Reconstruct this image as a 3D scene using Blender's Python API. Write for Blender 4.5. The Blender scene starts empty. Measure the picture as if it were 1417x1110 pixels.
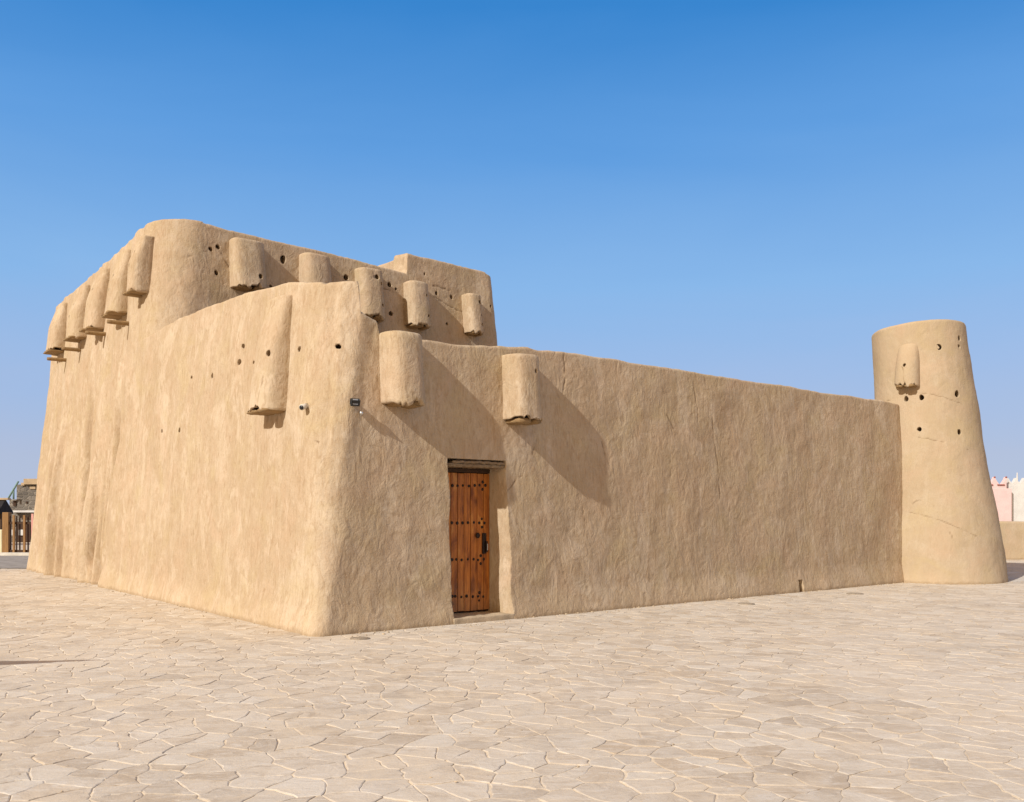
import bpy, bmesh, math, random
import numpy as np
from mathutils import Vector, Matrix

random.seed(7)
scene = bpy.context.scene
COL = scene.collection
R = math.radians

# ------------------------------------------------------------------ frame of the place
F = 1247.0                       # focal length in photo pixels
EYE = 1.6
HZ = 712.0                       # horizon row
O = np.array([-2.59, 12.02, 0.0])            # foot of the near corner of the fort
A = np.array([0.7805, 0.6251, 0.0])          # along the door wall
B = np.array([-0.6251, 0.7805, 0.0])         # along the long left wall
UP = np.array([0, 0, 1.0])
CAM = np.array([0, 0, EYE])

def W(a, b, z):
    return O + a * A + b * B + z * UP

def ray(u, v):
    return np.array([(u - 708.5) / F, 1.0, -(v - HZ) / F])

def hit_plane(u, v, p0, n):
    d = ray(u, v)
    return CAM + d * (np.dot(p0 - CAM, n) / np.dot(d, n))

def ab(p):
    q = p - O
    return float(q @ A), float(q @ B), float(p[2])

K_LEFT, K_FRONT = 0.072, 0.055               # lean of the enclosure's faces per metre of height
KK_LEFT, KK_FRONT = 0.072, 0.085             # lean of the keep's faces
KEEP_B0 = 7.5
LA = -0.09                                   # foot of the long left faces
FB = -0.20                                   # foot of the door wall
KEEP_A1 = 9.75
KEEP_B1 = 18.35

def hit_left(u, v, out=0.0, k=K_LEFT):
    return hit_plane(u, v, W(LA - out, 0, 0), A - k * UP)
def hit_front(u, v, out=0.0):
    return hit_plane(u, v, W(0, FB - out, 0), B - K_FRONT * UP)
def hit_kfront(u, v, out=0.0):
    return hit_plane(u, v, W(0, KEEP_B0 - out, 0), B - KK_FRONT * UP)

# ------------------------------------------------------------------ numpy noise
def _hash(ix, iy, iz, seed):
    h = (ix.astype(np.int64) * 374761393 + iy.astype(np.int64) * 668265263 + iz.astype(np.int64) * 2147483647 + seed * 974634541) & 0xFFFFFFFF
    h = ((h ^ (h >> 13)) * 1274126177) & 0xFFFFFFFF
    h = ((h ^ (h >> 16)) * 2246822519) & 0xFFFFFFFF
    return ((h ^ (h >> 15)) & 0xFFFFFF).astype(np.float64) / 0xFFFFFF * 2 - 1

def noise(p, seed=0):
    i = np.floor(p).astype(np.int64)
    f = p - i
    f = f * f * f * (f * (f * 6 - 15) + 10)
    x, y, z = i[..., 0], i[..., 1], i[..., 2]
    r = 0
    for dx in (0, 1):
        for dy in (0, 1):
            for dz in (0, 1):
                w = (f[..., 0] if dx else 1 - f[..., 0]) * (f[..., 1] if dy else 1 - f[..., 1]) * (f[..., 2] if dz else 1 - f[..., 2])
                r = r + w * _hash(x + dx, y + dy, z + dz, seed)
    return r

def fbm(p, oct=3, seed=0, gain=0.5):
    r, a, s = 0, 1.0, 0
    for k in range(oct):
        r = r + a * noise(p * (2.03 ** k) + 17.3 * k, seed + k)
        s += a
        a *= gain
    return r / s

def sstep(x, lo, hi):
    t = np.clip((x - lo) / (hi - lo), 0, 1)
    return t * t * (3 - 2 * t)

# ------------------------------------------------------------------ objects
def tag(o, label=None, cat=None, group=None, kind=None):
    if label: o['label'] = label
    if cat: o['category'] = cat
    if group: o['group'] = group
    if kind: o['kind'] = kind
    return o

def empty(name, loc, label, cat, group=None):
    o = bpy.data.objects.new(name, None)
    COL.objects.link(o)
    o.location = Vector(loc)
    o.empty_display_size = 0.3
    return tag(o, label, cat, group)

def origin_of(o):
    v = Vector((0, 0, 0))
    while o is not None:
        v = v + o.location
        o = o.parent
    return v

def link_mesh(name, me, mat, parent=None, smooth=True, loc=None):
    """me is in world coordinates; it is shifted so that it hangs under its parent"""
    o = bpy.data.objects.new(name, me)
    COL.objects.link(o)
    off = Vector((0, 0, 0))
    if parent is not None:
        o.parent = parent
        off = origin_of(parent)
    if loc is None:
        n = len(me.vertices)
        co = np.empty(n * 3); me.vertices.foreach_get('co', co); co = co.reshape(-1, 3)
        lo, hi = co.min(0), co.max(0)
        loc = Vector(((lo[0] + hi[0]) / 2, (lo[1] + hi[1]) / 2, lo[2]))
    else:
        loc = Vector(loc)
    me.transform(Matrix.Translation(-loc))
    o.location = loc - off
    if mat is not None:
        me.materials.clear()
        me.materials.append(mat)
        me.polygons.foreach_set('material_index', [0] * len(me.polygons))
    if smooth:
        me.polygons.foreach_set('use_smooth', [True] * len(me.polygons))
    me.update()
    return o

def np_mesh(name, verts, quads, ngons=()):
    me = bpy.data.meshes.new(name)
    nq = len(quads)
    loops = [np.asarray(quads, dtype=np.int32).ravel()]
    starts = list(range(0, nq * 4, 4)); tot = nq * 4
    counts = [4] * nq
    for g in ngons:
        starts.append(tot); counts.append(len(g)); tot += len(g)
        loops.append(np.asarray(g, dtype=np.int32))
    loops = np.concatenate(loops)
    me.vertices.add(len(verts)); me.vertices.foreach_set('co', np.asarray(verts, dtype=np.float32).ravel())
    me.loops.add(tot); me.loops.foreach_set('vertex_index', loops)
    me.polygons.add(len(counts)); me.polygons.foreach_set('loop_start', np.array(starts, dtype=np.int32))
    me.polygons.foreach_set('loop_total', np.array(counts, dtype=np.int32))
    me.update(calc_edges=True)
    me.validate()
    return me

def grid_normals(P, wrapr, wrapc):
    def diff(ax, wrap):
        if wrap:
            return np.roll(P, -1, ax) - np.roll(P, 1, ax)
        return np.gradient(P, axis=ax)
    n = np.cross(diff(1, wrapc), diff(0, wrapr))
    l = np.linalg.norm(n, axis=-1, keepdims=True)
    return n / np.maximum(l, 1e-9)

def grid_faces(nr, nc, wrapr, wrapc):
    r = np.arange(nr if wrapr else nr - 1); c = np.arange(nc if wrapc else nc - 1)
    rr, cc = np.meshgrid(r, c, indexing='ij')
    r2, c2 = (rr + 1) % nr, (cc + 1) % nc
    return np.stack([rr * nc + cc, rr * nc + c2, r2 * nc + c2, r2 * nc + cc], -1).reshape(-1, 4)

# ------------------------------------------------------------------ materials
def newmat(name):
    m = bpy.data.materials.new(name)
    m.use_nodes = True
    nt = m.node_tree
    nt.nodes.clear()
    out = nt.nodes.new('ShaderNodeOutputMaterial')
    bs = nt.nodes.new('ShaderNodeBsdfPrincipled')
    nt.links.new(bs.outputs[0], out.inputs[0])
    return m, nt, bs

class N:
    """tiny node helper"""
    def __init__(s, nt): s.nt = nt
    def node(s, t, **kw):
        n = s.nt.nodes.new(t)
        for k, v in kw.items(): setattr(n, k, v)
        return n
    def put(s, sock, v):
        if hasattr(v, 'is_output') or isinstance(v, bpy.types.NodeSocket): s.nt.links.new(v, sock)
        else: sock.default_value = v
    def pos(s): return s.node('ShaderNodeNewGeometry').outputs['Position']
    def mapping(s, v, scale=(1, 1, 1), rot=(0, 0, 0), loc=(0, 0, 0)):
        n = s.node('ShaderNodeMapping'); s.put(n.inputs[0], v)
        n.inputs['Scale'].default_value = scale; n.inputs['Rotation'].default_value = rot; n.inputs['Location'].default_value = loc
        return n.outputs[0]
    def noise(s, v, scale, detail=4, rough=0.5, dist=0.0):
        n = s.node('ShaderNodeTexNoise'); s.put(n.inputs['Vector'], v)
        n.inputs['Scale'].default_value = scale; n.inputs['Detail'].default_value = detail
        n.inputs['Roughness'].default_value = rough; n.inputs['Distortion'].default_value = dist
        return n.outputs['Fac']
    def math(s, op, a, b=0.0, c=None):
        n = s.node('ShaderNodeMath', operation=op); s.put(n.inputs[0], a); s.put(n.inputs[1], b)
        if c is not None: s.put(n.inputs[2], c)
        return n.outputs[0]
    def ramp(s, f, lo, hi, a=0.0, b=1.0):
        n = s.node('ShaderNodeMapRange'); s.put(n.inputs[0], f)
        n.inputs[1].default_value = lo; n.inputs[2].default_value = hi; n.inputs[3].default_value = a; n.inputs[4].default_value = b
        return n.outputs[0]
    def mix(s, f, a, b, mode='MIX'):
        n = s.node('ShaderNodeMix', data_type='RGBA', blend_type=mode); s.put(n.inputs[0], f)
        s.put(n.inputs[6], a if not isinstance(a, tuple) else (*a, 1)); s.put(n.inputs[7], b if not isinstance(b, tuple) else (*b, 1))
        return n.outputs[2]
    def attr(s, name):
        n = s.node('ShaderNodeAttribute', attribute_name=name); return n.outputs['Fac']
    def bump(s, h, strength=1.0, dist=0.01, nrm=None):
        n = s.node('ShaderNodeBump'); s.put(n.inputs['Height'], h)
        n.inputs['Strength'].default_value = strength; n.inputs['Distance'].default_value = dist
        if nrm is not None: s.put(n.inputs['Normal'], nrm)
        return n.outputs[0]

def mud_material(name, c_mid=(0.462, 0.360, 0.245), c_dark=(0.40, 0.298, 0.19), c_light=(0.545, 0.445, 0.325), relief=1.0, marks=1.0):
    m, nt, bs = newmat(name); g = N(nt)
    p = g.pos()
    big = g.noise(p, 0.45, 5, 0.55, 0.6)
    mid = g.noise(p, 2.6, 5, 0.6, 0.4)
    streak = g.noise(g.mapping(p, (2.4, 2.4, 0.30)), 1.0, 5, 0.6, 0.3)
    fine = g.noise(p, 46, 4, 0.65)
    col = g.mix(g.ramp(big, 0.32, 0.68), c_mid, c_dark)
    col = g.mix(g.ramp(mid, 0.45, 0.75, 0, 0.55), col, c_light)
    col = g.mix(g.ramp(streak, 0.52, 0.70, 0, 0.65), col, c_light)
    col = g.mix(g.ramp(streak, 0.46, 0.27, 0, 0.60), col, c_dark)
    col = g.mix(g.ramp(fine, 0.35, 0.62, 0.22, 0.0), col, (0.30, 0.20, 0.11))
    # straw and grit in the render
    straw = g.noise(g.mapping(p, (30, 30, 150), (0.5, 0.9, 0.3)), 1.0, 2, 0.5)
    col = g.mix(g.ramp(straw, 0.66, 0.74, 0, 0.35), col, (0.62, 0.48, 0.30))
    spk = g.noise(g.mapping(p, (60, 60, 22)), 1.0, 3, 0.6, 0.5)
    col = g.mix(g.ramp(spk, 0.40, 0.28, 0, 0.5 * marks), col, (0.26, 0.17, 0.095))
    patch = g.noise(p, 0.8, 5, 0.6, 1.0)
    col = g.mix(g.ramp(patch, 0.50, 0.54, 0, 0.55), col, c_dark)
    patch2 = g.noise(g.mapping(p, (1, 1, 0.6), (0, 0, 0), (7, 3, 1)), 1.1, 6, 0.65, 1.4)
    col = g.mix(g.ramp(patch2, 0.55, 0.60, 0, 0.45 * marks), col, c_light)
    tint = g.noise(p, 1.3, 4, 0.55, 0.8)
    col = g.mix(g.ramp(tint, 0.5, 0.7, 0, 0.35), col, (0.47, 0.325, 0.215))
    col = g.mix(g.ramp(tint, 0.48, 0.3, 0, 0.35), col, (0.43, 0.335, 0.175))
    dash = g.noise(g.mapping(p, (17, 17, 4.5), (0.12, -0.1, 0)), 1.0, 4, 0.6, 1.2)
    col = g.mix(g.ramp(dash, 0.50, 0.32, 0, 0.55 * marks), col, (0.31, 0.205, 0.115))
    col = g.mix(g.ramp(dash, 0.56, 0.72, 0, 0.35 * marks), col, c_light)
    # damp, dust and splash near the paving
    z = g.node('ShaderNodeSeparateXYZ'); nt.links.new(p, z.inputs[0])
    zz = g.math('ADD', z.outputs[2], g.math('MULTIPLY', g.noise(p, 3.0, 4), -0.5))
    col = g.mix(g.ramp(zz, -0.3, 0.15, 0.25, 0.0), col, (0.58, 0.45, 0.29))
    col = g.mix(g.math('MULTIPLY', g.attr('stain'), g.ramp(streak, 0.3, 0.6, 0.9, 0.5)), col, (0.33, 0.205, 0.10))
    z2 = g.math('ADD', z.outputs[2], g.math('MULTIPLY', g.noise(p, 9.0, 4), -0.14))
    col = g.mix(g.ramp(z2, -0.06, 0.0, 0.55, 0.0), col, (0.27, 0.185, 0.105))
    crack = g.attr('crack')
    col = g.mix(g.ramp(crack, 0.15, 0.9, 0, 0.72), col, (0.17, 0.105, 0.055))
    nt.links.new(col, bs.inputs['Base Color'])
    bs.inputs['Roughness'].default_value = 0.95
    bs.inputs['Specular IOR Level'].default_value = 0.12
    # trowel and finger marks
    t1 = g.noise(g.mapping(p, (1, 1, 0.62), (0.15, 0.1, 0)), 5.0, 3, 0.5, 1.8)
    t2 = g.noise(g.mapping(p, (1, 1, 0.7), (-0.3, 0.25, 0)), 17.0, 4, 0.6, 1.6)
    wv = g.node('ShaderNodeTexVoronoi', feature='SMOOTH_F1'); nt.links.new(g.mapping(p, (1, 1, 0.7)), wv.inputs['Vector']); wv.inputs['Scale'].default_value = 5.0
    h = g.math('ADD', g.math('MULTIPLY', t1, 1.0), g.math('MULTIPLY', t2, 0.42))
    h = g.math('ADD', h, g.math('MULTIPLY', fine, 0.12))
    h = g.math('ADD', h, g.math('MULTIPLY', wv.outputs['Distance'], 0.35))
    nt.links.new(g.bump(h, 0.8 * relief, 0.021), bs.inputs['Normal'])
    return m

def wood_material(name, dark, mid, light, grain_axis=2, rough=0.75, scale=1.0, spec=0.3):
    m, nt, bs = newmat(name); g = N(nt)
    tc = g.node('ShaderNodeTexCoord').outputs['Object']
    sc = [26.0 * scale] * 3; sc[grain_axis] = 1.6 * scale
    gr = g.noise(g.mapping(tc, tuple(sc)), 1.0, 5, 0.65, 0.8)
    bl = g.noise(g.mapping(tc, tuple(4.0 if k != grain_axis else 1.1 for k in range(3))), 1.0, 3, 0.5, 0.3)
    col = g.mix(g.ramp(gr, 0.3, 0.7), dark, light)
    col = g.mix(g.ramp(bl, 0.35, 0.65, 0.1, 0.85), col, mid)
    nt.links.new(col, bs.inputs['Base Color'])
    bs.inputs['Roughness'].default_value = rough
    bs.inputs['Specular IOR Level'].default_value = spec
    nt.links.new(g.bump(gr, 0.5, 0.006), bs.inputs['Normal'])
    return m

def plain_material(name, col, rough=0.8, var=0.25, scale=6.0, metal=0.0, bump=0.004, spec=0.3):
    m, nt, bs = newmat(name); g = N(nt)
    p = g.pos()
    n1 = g.noise(p, scale, 5, 0.6, 0.3); n2 = g.noise(p, scale * 7, 3, 0.6)
    c2 = tuple(c * (1 - var) for c in col); c3 = tuple(min(1, c * (1 + var * 0.5)) for c in col)
    cc = g.mix(g.ramp(n1, 0.3, 0.7), c2, c3)
    cc = g.mix(g.ramp(n2, 0.4, 0.7, 0, 0.25), cc, c2)
    nt.links.new(cc, bs.inputs['Base Color'])
    bs.inputs['Roughness'].default_value = rough; bs.inputs['Metallic'].default_value = metal
    bs.inputs['Specular IOR Level'].default_value = spec
    nt.links.new(g.bump(n2, 0.5, bump), bs.inputs['Normal'])
    return m

def stonework_material(name, c1, c2, joint, scale=2.2):
    m, nt, bs = newmat(name); g = N(nt)
    p = g.pos()
    v = g.node('ShaderNodeTexVoronoi', feature='F1'); nt.links.new(g.mapping(p, (1, 1, 1.7)), v.inputs['Vector']); v.inputs['Scale'].default_value = scale
    e = g.node('ShaderNodeTexVoronoi', feature='DISTANCE_TO_EDGE'); nt.links.new(g.mapping(p, (1, 1, 1.7)), e.inputs['Vector']); e.inputs['Scale'].default_value = scale
    sp = g.node('ShaderNodeSeparateColor'); nt.links.new(v.outputs['Color'], sp.inputs[0])
    col = g.mix(sp.outputs[0], c1, c2)
    col = g.mix(g.ramp(e.outputs['Distance'], 0.02, 0.07, 0.8, 0.0), col, joint)
    col = g.mix(g.ramp(g.noise(p, 1.2, 5), 0.4, 0.7, 0, 0.5), col, c1)
    nt.links.new(col, bs.inputs['Base Color']); bs.inputs['Roughness'].default_value = 0.9
    nt.links.new(g.bump(g.ramp(e.outputs['Distance'], 0.0, 0.12), 0.8, 0.03), bs.inputs['Normal'])
    return m

def paving_material():
    m, nt, bs = newmat('flagstone'); g = N(nt)
    p = g.pos()
    tone, hue = g.attr('tone'), g.attr('hue')
    col = g.mix(tone, (0.40, 0.335, 0.26), (0.555, 0.50, 0.42))
    col = g.mix(g.math('MULTIPLY', hue, 0.55), col, (0.50, 0.40, 0.285))
    n1 = g.noise(p, 0.35, 4, 0.5, 0.4); n2 = g.noise(p, 5.5, 6, 0.65, 0.8); n3 = g.noise(p, 60, 3, 0.7)
    col = g.mix(g.ramp(n1, 0.45, 0.62, 0, 0.45), col, (0.60, 0.53, 0.44))
    col = g.mix(g.ramp(n2, 0.5, 0.72, 0, 0.5), col, (0.60, 0.55, 0.48))
    col = g.mix(g.ramp(n2, 0.46, 0.25, 0, 0.6), col, (0.32, 0.25, 0.18))
    col = g.mix(g.ramp(n3, 0.5, 0.3, 0, 0.25), col, (0.30, 0.23, 0.165))
    vein = g.noise(g.mapping(p, (3.0, 9.0, 3.0), (0, 0, 0.5)), 1.0, 6, 0.7, 2.2)
    col = g.mix(g.ramp(vein, 0.53, 0.63, 0, 0.45), col, (0.62, 0.57, 0.50))
    col = g.mix(g.ramp(vein, 0.44, 0.33, 0, 0.45), col, (0.36, 0.285, 0.205))
    dust = g.noise(p, 1.7, 6, 0.7, 0.6)
    col = g.mix(g.ramp(dust, 0.50, 0.68, 0, 0.8), col, (0.565, 0.475, 0.36))
    nt.links.new(col, bs.inputs['Base Color'])
    bs.inputs['Roughness'].default_value = 0.8; bs.inputs['Specular IOR Level'].default_value = 0.2
    h = g.math('ADD', n2, g.math('MULTIPLY', n3, 0.12))
    nt.links.new(g.bump(h, 0.7, 0.012), bs.inputs['Normal'])
    return m

def ground_material():
    m, nt, bs = newmat('sandy_mortar'); g = N(nt)
    p = g.pos()
    n1 = g.noise(p, 0.5, 4, 0.5, 0.4); n2 = g.noise(p, 7, 5, 0.65); n3 = g.noise(p, 70, 3, 0.7)
    col = g.mix(g.ramp(n1, 0.35, 0.65), (0.575, 0.475, 0.345), (0.65, 0.555, 0.425))
    col = g.mix(g.ramp(n2, 0.48, 0.28, 0, 0.55), col, (0.40, 0.30, 0.19))
    col = g.mix(g.ramp(n3, 0.5, 0.3, 0, 0.25), col, (0.35, 0.26, 0.17))
    # beyond the laid stones the same paving goes on as a pattern
    e = g.node('ShaderNodeTexVoronoi', feature='DISTANCE_TO_EDGE'); nt.links.new(p, e.inputs['Vector']); e.inputs['Scale'].default_value = 2.6
    v = g.node('ShaderNodeTexVoronoi', feature='F1'); nt.links.new(p, v.inputs['Vector']); v.inputs['Scale'].default_value = 2.6
    sp = g.node('ShaderNodeSeparateColor'); nt.links.new(v.outputs['Color'], sp.inputs[0])
    st = g.mix(sp.outputs[0], (0.40, 0.335, 0.265), (0.52, 0.455, 0.375))
    z = g.node('ShaderNodeSeparateXYZ'); nt.links.new(p, z.inputs[0])
    far = g.ramp(z.outputs[1], 35.9, 36.1)
    col = g.mix(g.math('MULTIPLY', far, g.ramp(e.outputs['Distance'], 0.02, 0.05)), col, st)
    nt.links.new(col, bs.inputs['Base Color'])
    bs.inputs['Roughness'].default_value = 0.95; bs.inputs['Specular IOR Level'].default_value = 0.1
    nt.links.new(g.bump(g.math('ADD', n2, g.math('MULTIPLY', n3, 0.4)), 0.8, 0.01), bs.inputs['Normal'])
    return m

M_MUD = mud_material('mud_render')
M_TOWER = mud_material('smooth_mud_render', (0.435, 0.343, 0.232), (0.395, 0.30, 0.19), (0.49, 0.40, 0.285), 0.55, 0.3)
M_OLDWOOD = wood_material('weathered_timber', (0.12, 0.07, 0.03), (0.26, 0.165, 0.075), (0.40, 0.27, 0.13), 0, 0.85)
M_LINTEL = wood_material('grey_old_timber', (0.10, 0.06, 0.03), (0.22, 0.15, 0.085), (0.36, 0.27, 0.17), 0, 0.9)

# ------------------------------------------------------------------ cracks and holes
def crack_field(P, lines, width):
    """0..1, 1 on the crack line"""
    c = np.zeros(P.shape[:-1])
    for ln in lines:
        ln = [np.asarray(q) for q in ln]
        wob = []
        for q0, q1 in zip(ln[:-1], ln[1:]):
            n = max(2, int(np.linalg.norm(q1 - q0) / 0.07))
            for k in range(n):
                q = q0 + (q1 - q0) * k / n
                wob.append(q + np.array([random.uniform(-1, 1) * 0.016, random.uniform(-1, 1) * 0.008, random.uniform(-1, 1) * 0.016]))
        wob.append(ln[-1])
        allp = np.array(wob)
        lo, hi = allp.min(0) - 0.15, allp.max(0) + 0.15
        m = np.all((P >= lo) & (P <= hi), axis=-1)
        if not m.any(): continue
        Q = P[m]
        best = np.full(len(Q), 9.0)
        for q0, q1 in zip(wob[:-1], wob[1:]):
            d = q1 - q0; L = float(d @ d) + 1e-12
            t = np.clip((Q - q0) @ d / L, 0, 1)
            best = np.minimum(best, np.linalg.norm(Q - q0 - t[:, None] * d, axis=1))
        c[m] = np.maximum(c[m], np.clip(1.25 - best / width, 0, 1))
    return c

def hole_cutter(holes, slant=(0, 0, 0), deep=0.5):
    """holes: (point, outward normal, rx, rz) -> one closed mesh of irregular plugs"""
    bm = bmesh.new()
    for (p, n, rx, rz) in holes:
        p = Vector(p); n = Vector(n).normalized()
        side = n.cross(Vector((0, 0, 1))).normalized(); up = side.cross(n).normalized()
        ph = random.uniform(0, 6)
        a0, am, a1 = [], [], []
        for k in range(14):
            t = k / 14 * 2 * math.pi
            w = 1 + 0.09 * math.sin(2 * t + ph) + 0.06 * math.sin(3 * t + ph * 2)
            d = side * math.cos(t) * rx * w + up * math.sin(t) * rz * w
            sl = Vector(slant) * (deep / 0.5)
            a0.append(bm.verts.new(p + n * 0.25 + d * 1.0 - sl * (0.25 / deep)))
            am.append(bm.verts.new(p - n * 0.05 + d * 1.0 + sl * (0.05 / deep)))
            a1.append(bm.verts.new(p - n * deep + d * 1.9 + up * 0.03 + sl))
        bm.faces.new(a0); bm.faces.new(a1[::-1])
        for k in range(14):
            bm.faces.new((a0[k], am[k], am[(k + 1) % 14], a0[(k + 1) % 14])); bm.faces.new((am[k], a1[k], a1[(k + 1) % 14], am[(k + 1) % 14]))
    bmesh.ops.recalc_face_normals(bm, faces=bm.faces)
    me = bpy.data.meshes.new('cut'); bm.to_mesh(me); bm.free()
    return me

def carve(me, holes, slant=(0, 0, 0), deep=0.5):
    if not holes: return me
    a = bpy.data.objects.new('a', me); b = bpy.data.objects.new('b', hole_cutter(holes, slant, deep))
    COL.objects.link(a); COL.objects.link(b)
    md = a.modifiers.new('x', 'BOOLEAN'); md.operation = 'DIFFERENCE'; md.object = b; md.solver = 'MANIFOLD'
    dg = bpy.context.evaluated_depsgraph_get()
    out = bpy.data.meshes.new_from_object(a.evaluated_get(dg))
    if len(out.vertices) <= len(me.vertices):
        md.solver = 'EXACT'
        dg = bpy.context.evaluated_depsgraph_get()
        out = bpy.data.meshes.new_from_object(a.evaluated_get(dg))
    bm_ = b.data
    bpy.data.objects.remove(a); bpy.data.objects.remove(b)
    bpy.data.meshes.remove(bm_)
    return out

def set_attr(me, name, vals):
    at = me.attributes.new(name, 'FLOAT', 'POINT')
    at.data.foreach_set('value', np.asarray(vals, dtype=np.float32).ravel())

def mud_relief(P, nrm, amp=1.0, seed=0):
    q = P * np.array([1, 1, 0.75])
    d = 0.040 * fbm(q / 1.7, 2, seed) + 0.020 * fbm(q / 0.55, 2, seed + 5)
    q2 = P * np.array([1, 1, 0.78])
    warp = np.stack([noise(P * 2.1, seed + 30), noise(P * 2.1, seed + 31), noise(P * 2.1, seed + 32)], -1) * 0.12
    d = d + 0.0060 * fbm((q2 + warp) / 0.22, 2, seed + 9) + 0.002 * noise((P + warp) / 0.055, seed + 12)
    return P + nrm * (d * np.asarray(amp))[..., None]

# plan helper: corner of two inward-offset sides, rounded
def rounded_plan(side_pts, insets, radius, closed, col_side, col_t, col_kind, x):
    pass

# ================================================================== ENCLOSURE WALL
BSE = 10.35          # where the enclosure's plaster dies into the keep
LB = 11.2            # hidden end of the left arm, inside the keep
FA = 15.9            # far corner, inside the round tower
def enclosure():
    # columns: left arm (b from LB to 0), corner arc, front arm (a 0..FA), far corner, return arm
    left_b = np.concatenate([np.arange(LB, 6.0, -0.03), np.arange(6.0, 0.55, -0.024)])
    front_a = np.concatenate([np.arange(0.55, 9.0, 0.021), np.arange(9.0, FA - 0.5, 0.026)])
    ret_b = np.arange(0.6, 18.0, 0.15)
    narc = 44
    # nominal positions kept as fractions so that they can slide with the corner radius
    kinds, par = [], []
    for b in left_b: kinds.append(0); par.append((b - 0.55) / (LB - 0.55))
    for k in range(1, narc): kinds.append(1); par.append(k / narc)
    for a in front_a: kinds.append(2); par.append((a - 0.55) / (FA - 0.5 - 0.55))
    for k in range(1, 12): kinds.append(3); par.append(k / 12)
    for b in ret_b: kinds.append(4); par.append((b - 0.6) / (18 - 0.6))
    kinds = np.array(kinds); par = np.array(par)
    nc = len(par)
    ph = par * math.pi / 2
    s_arc = np.where(par < 0.5, -(0.05 + 0.86 * (1 - np.sin(ph))), 0.20 + 0.86 * (1 - np.cos(ph)))
    s = np.where(kinds == 0, -(0.91 + par * (LB - 0.91)), np.where(kinds == 1, s_arc, np.where(kinds == 2, 1.06 + par * 14.0, 16.0)))
    H = np.interp(s, [-12, -8.1, -6.1, -4.3, -2.7, -1.4, -0.66, -0.52, -0.47, -0.42, 0.46, 0.63, 0.70, 0.8, 0.99, 1.06, 1.7, 2.3, 3.0, 3.5, 3.75, 3.95, 4.2, 4.45, 7.9, 16],
                  [5.22, 5.29, 5.32, 5.26, 5.16, 5.05, 4.90, 4.88, 4.84, 4.86, 4.84, 4.85, 4.42, 4.37, 4.34, 4.18, 4.14, 4.14, 4.19, 4.24, 4.27, 4.24, 4.28, 4.29, 4.27, 4.26])
    H = H + 0.012 * noise(np.stack([s * 1.6, s * 0, s * 0], -1), 77) + 0.006 * noise(np.stack([s * 6.3, s * 0, s * 0], -1), 78)
    T = 0.62
    # rows: outer face, rounded top, inner face
    zf = np.linspace(0, 1, 205)
    rt = 0.045
    rows = []
    for f in zf: rows.append(('o', f))
    for k in range(1, 6): rows.append(('to', k / 5 * math.pi / 2))
    for k in range(1, 5): rows.append(('t', k / 5))
    for k in range(0, 6): rows.append(('ti', k / 5 * math.pi / 2))
    for f in np.linspace(1, 0, 9)[1:]: rows.append(('i', f))
    nr = len(rows)
    Z = np.zeros((nr, nc)); D = np.zeros((nr, nc))     # height and inset beyond the leaning outer face
    for r, (k, f) in enumerate(rows):
        if k == 'o': Z[r] = -0.12 + f * (H - rt + 0.12)
        elif k == 'to': Z[r] = H - rt + rt * math.sin(f); D[r] = rt * (1 - math.cos(f))
        elif k == 't': Z[r] = H + 0.012; D[r] = rt + f * (T - 2 * rt)
        elif k == 'ti': Z[r] = H - rt + rt * math.cos(f); D[r] = T - rt + rt * math.sin(f)
        else: Z[r] = -0.12 + f * (H - rt + 0.12); D[r] = T
    Zp = np.maximum(Z, 0)
    ia = K_LEFT * Zp + D - 0.125
    ib = K_FRONT * Zp + D + FB
    S = np.broadcast_to(s, Z.shape)
    # the corner mass swells a little above head height
    sw = 0.09 * sstep(Zp, 1.2, 3.6) * (1 - sstep(S, 0.62, 1.0)) * sstep(S, 0.0, 0.4)
    ib = ib - sw * (D < 0.05) - sw * (D >= 0.05) * 0.6
    foot = 0.05 * (1 - sstep(Zp, 0, 0.5)) * (D < 0.02)
    ia = ia - foot; ib = ib - foot
    # the plaster of the left arm dies into the keep along a leaning seam
    bpos0 = np.where(kinds == 0, 0.55 + par * (LB - 0.55), 0.0)
    seam = np.interp(Z, [0, 2.2, 3.6, 4.6, 5.3], [10.45, 10.1, 9.5, 8.95, 8.45]) + 0.06 * noise(np.stack([Z * 1.3, Z * 0, Z * 0], -1), 40)
    bury = sstep(np.broadcast_to(bpos0, Z.shape), seam, seam + 0.12) * 0.45
    ia = ia + bury * (D < 0.3)
    rad = np.maximum(0.19 + 0.145 * Zp - D, 0.06)
    rf = np.maximum(0.5 - D, 0.06)
    ir = K_LEFT * Zp + D
    a1 = FA - ir
    PA = np.zeros((nr, nc)); PB = np.zeros((nr, nc))
    for kd in range(5):
        m = kinds == kd
        t = par[m][None, :]
        IA, IB, RR, RF, A1 = ia[:, m], ib[:, m], rad[:, m], rf[:, m], a1[:, m]
        if kd == 0:
            PA[:, m] = IA; PB[:, m] = (IB + RR) + t * (LB - IB - RR)
        elif kd == 1:
            th = math.pi + t * math.pi / 2
            PA[:, m] = IA + RR + RR * np.cos(th); PB[:, m] = IB + RR + RR * np.sin(th)
        elif kd == 2:
            PA[:, m] = (IA + RR) + t * (A1 - RF - IA - RR); PB[:, m] = IB
        elif kd == 3:
            th = -math.pi / 2 + t * math.pi / 2
            PA[:, m] = A1 - RF + RF * np.cos(th); PB[:, m] = IB + RF + RF * np.sin(th)
        else:
            PA[:, m] = A1; PB[:, m] = (IB + RF) + t * (18 - IB - RF)
    P = O + PA[..., None] * A + PB[..., None] * B + Z[..., None] * UP
    nrm = grid_normals(P, True, False)
    if (nrm[100, 100] @ A) > 0: nrm = -nrm
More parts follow.
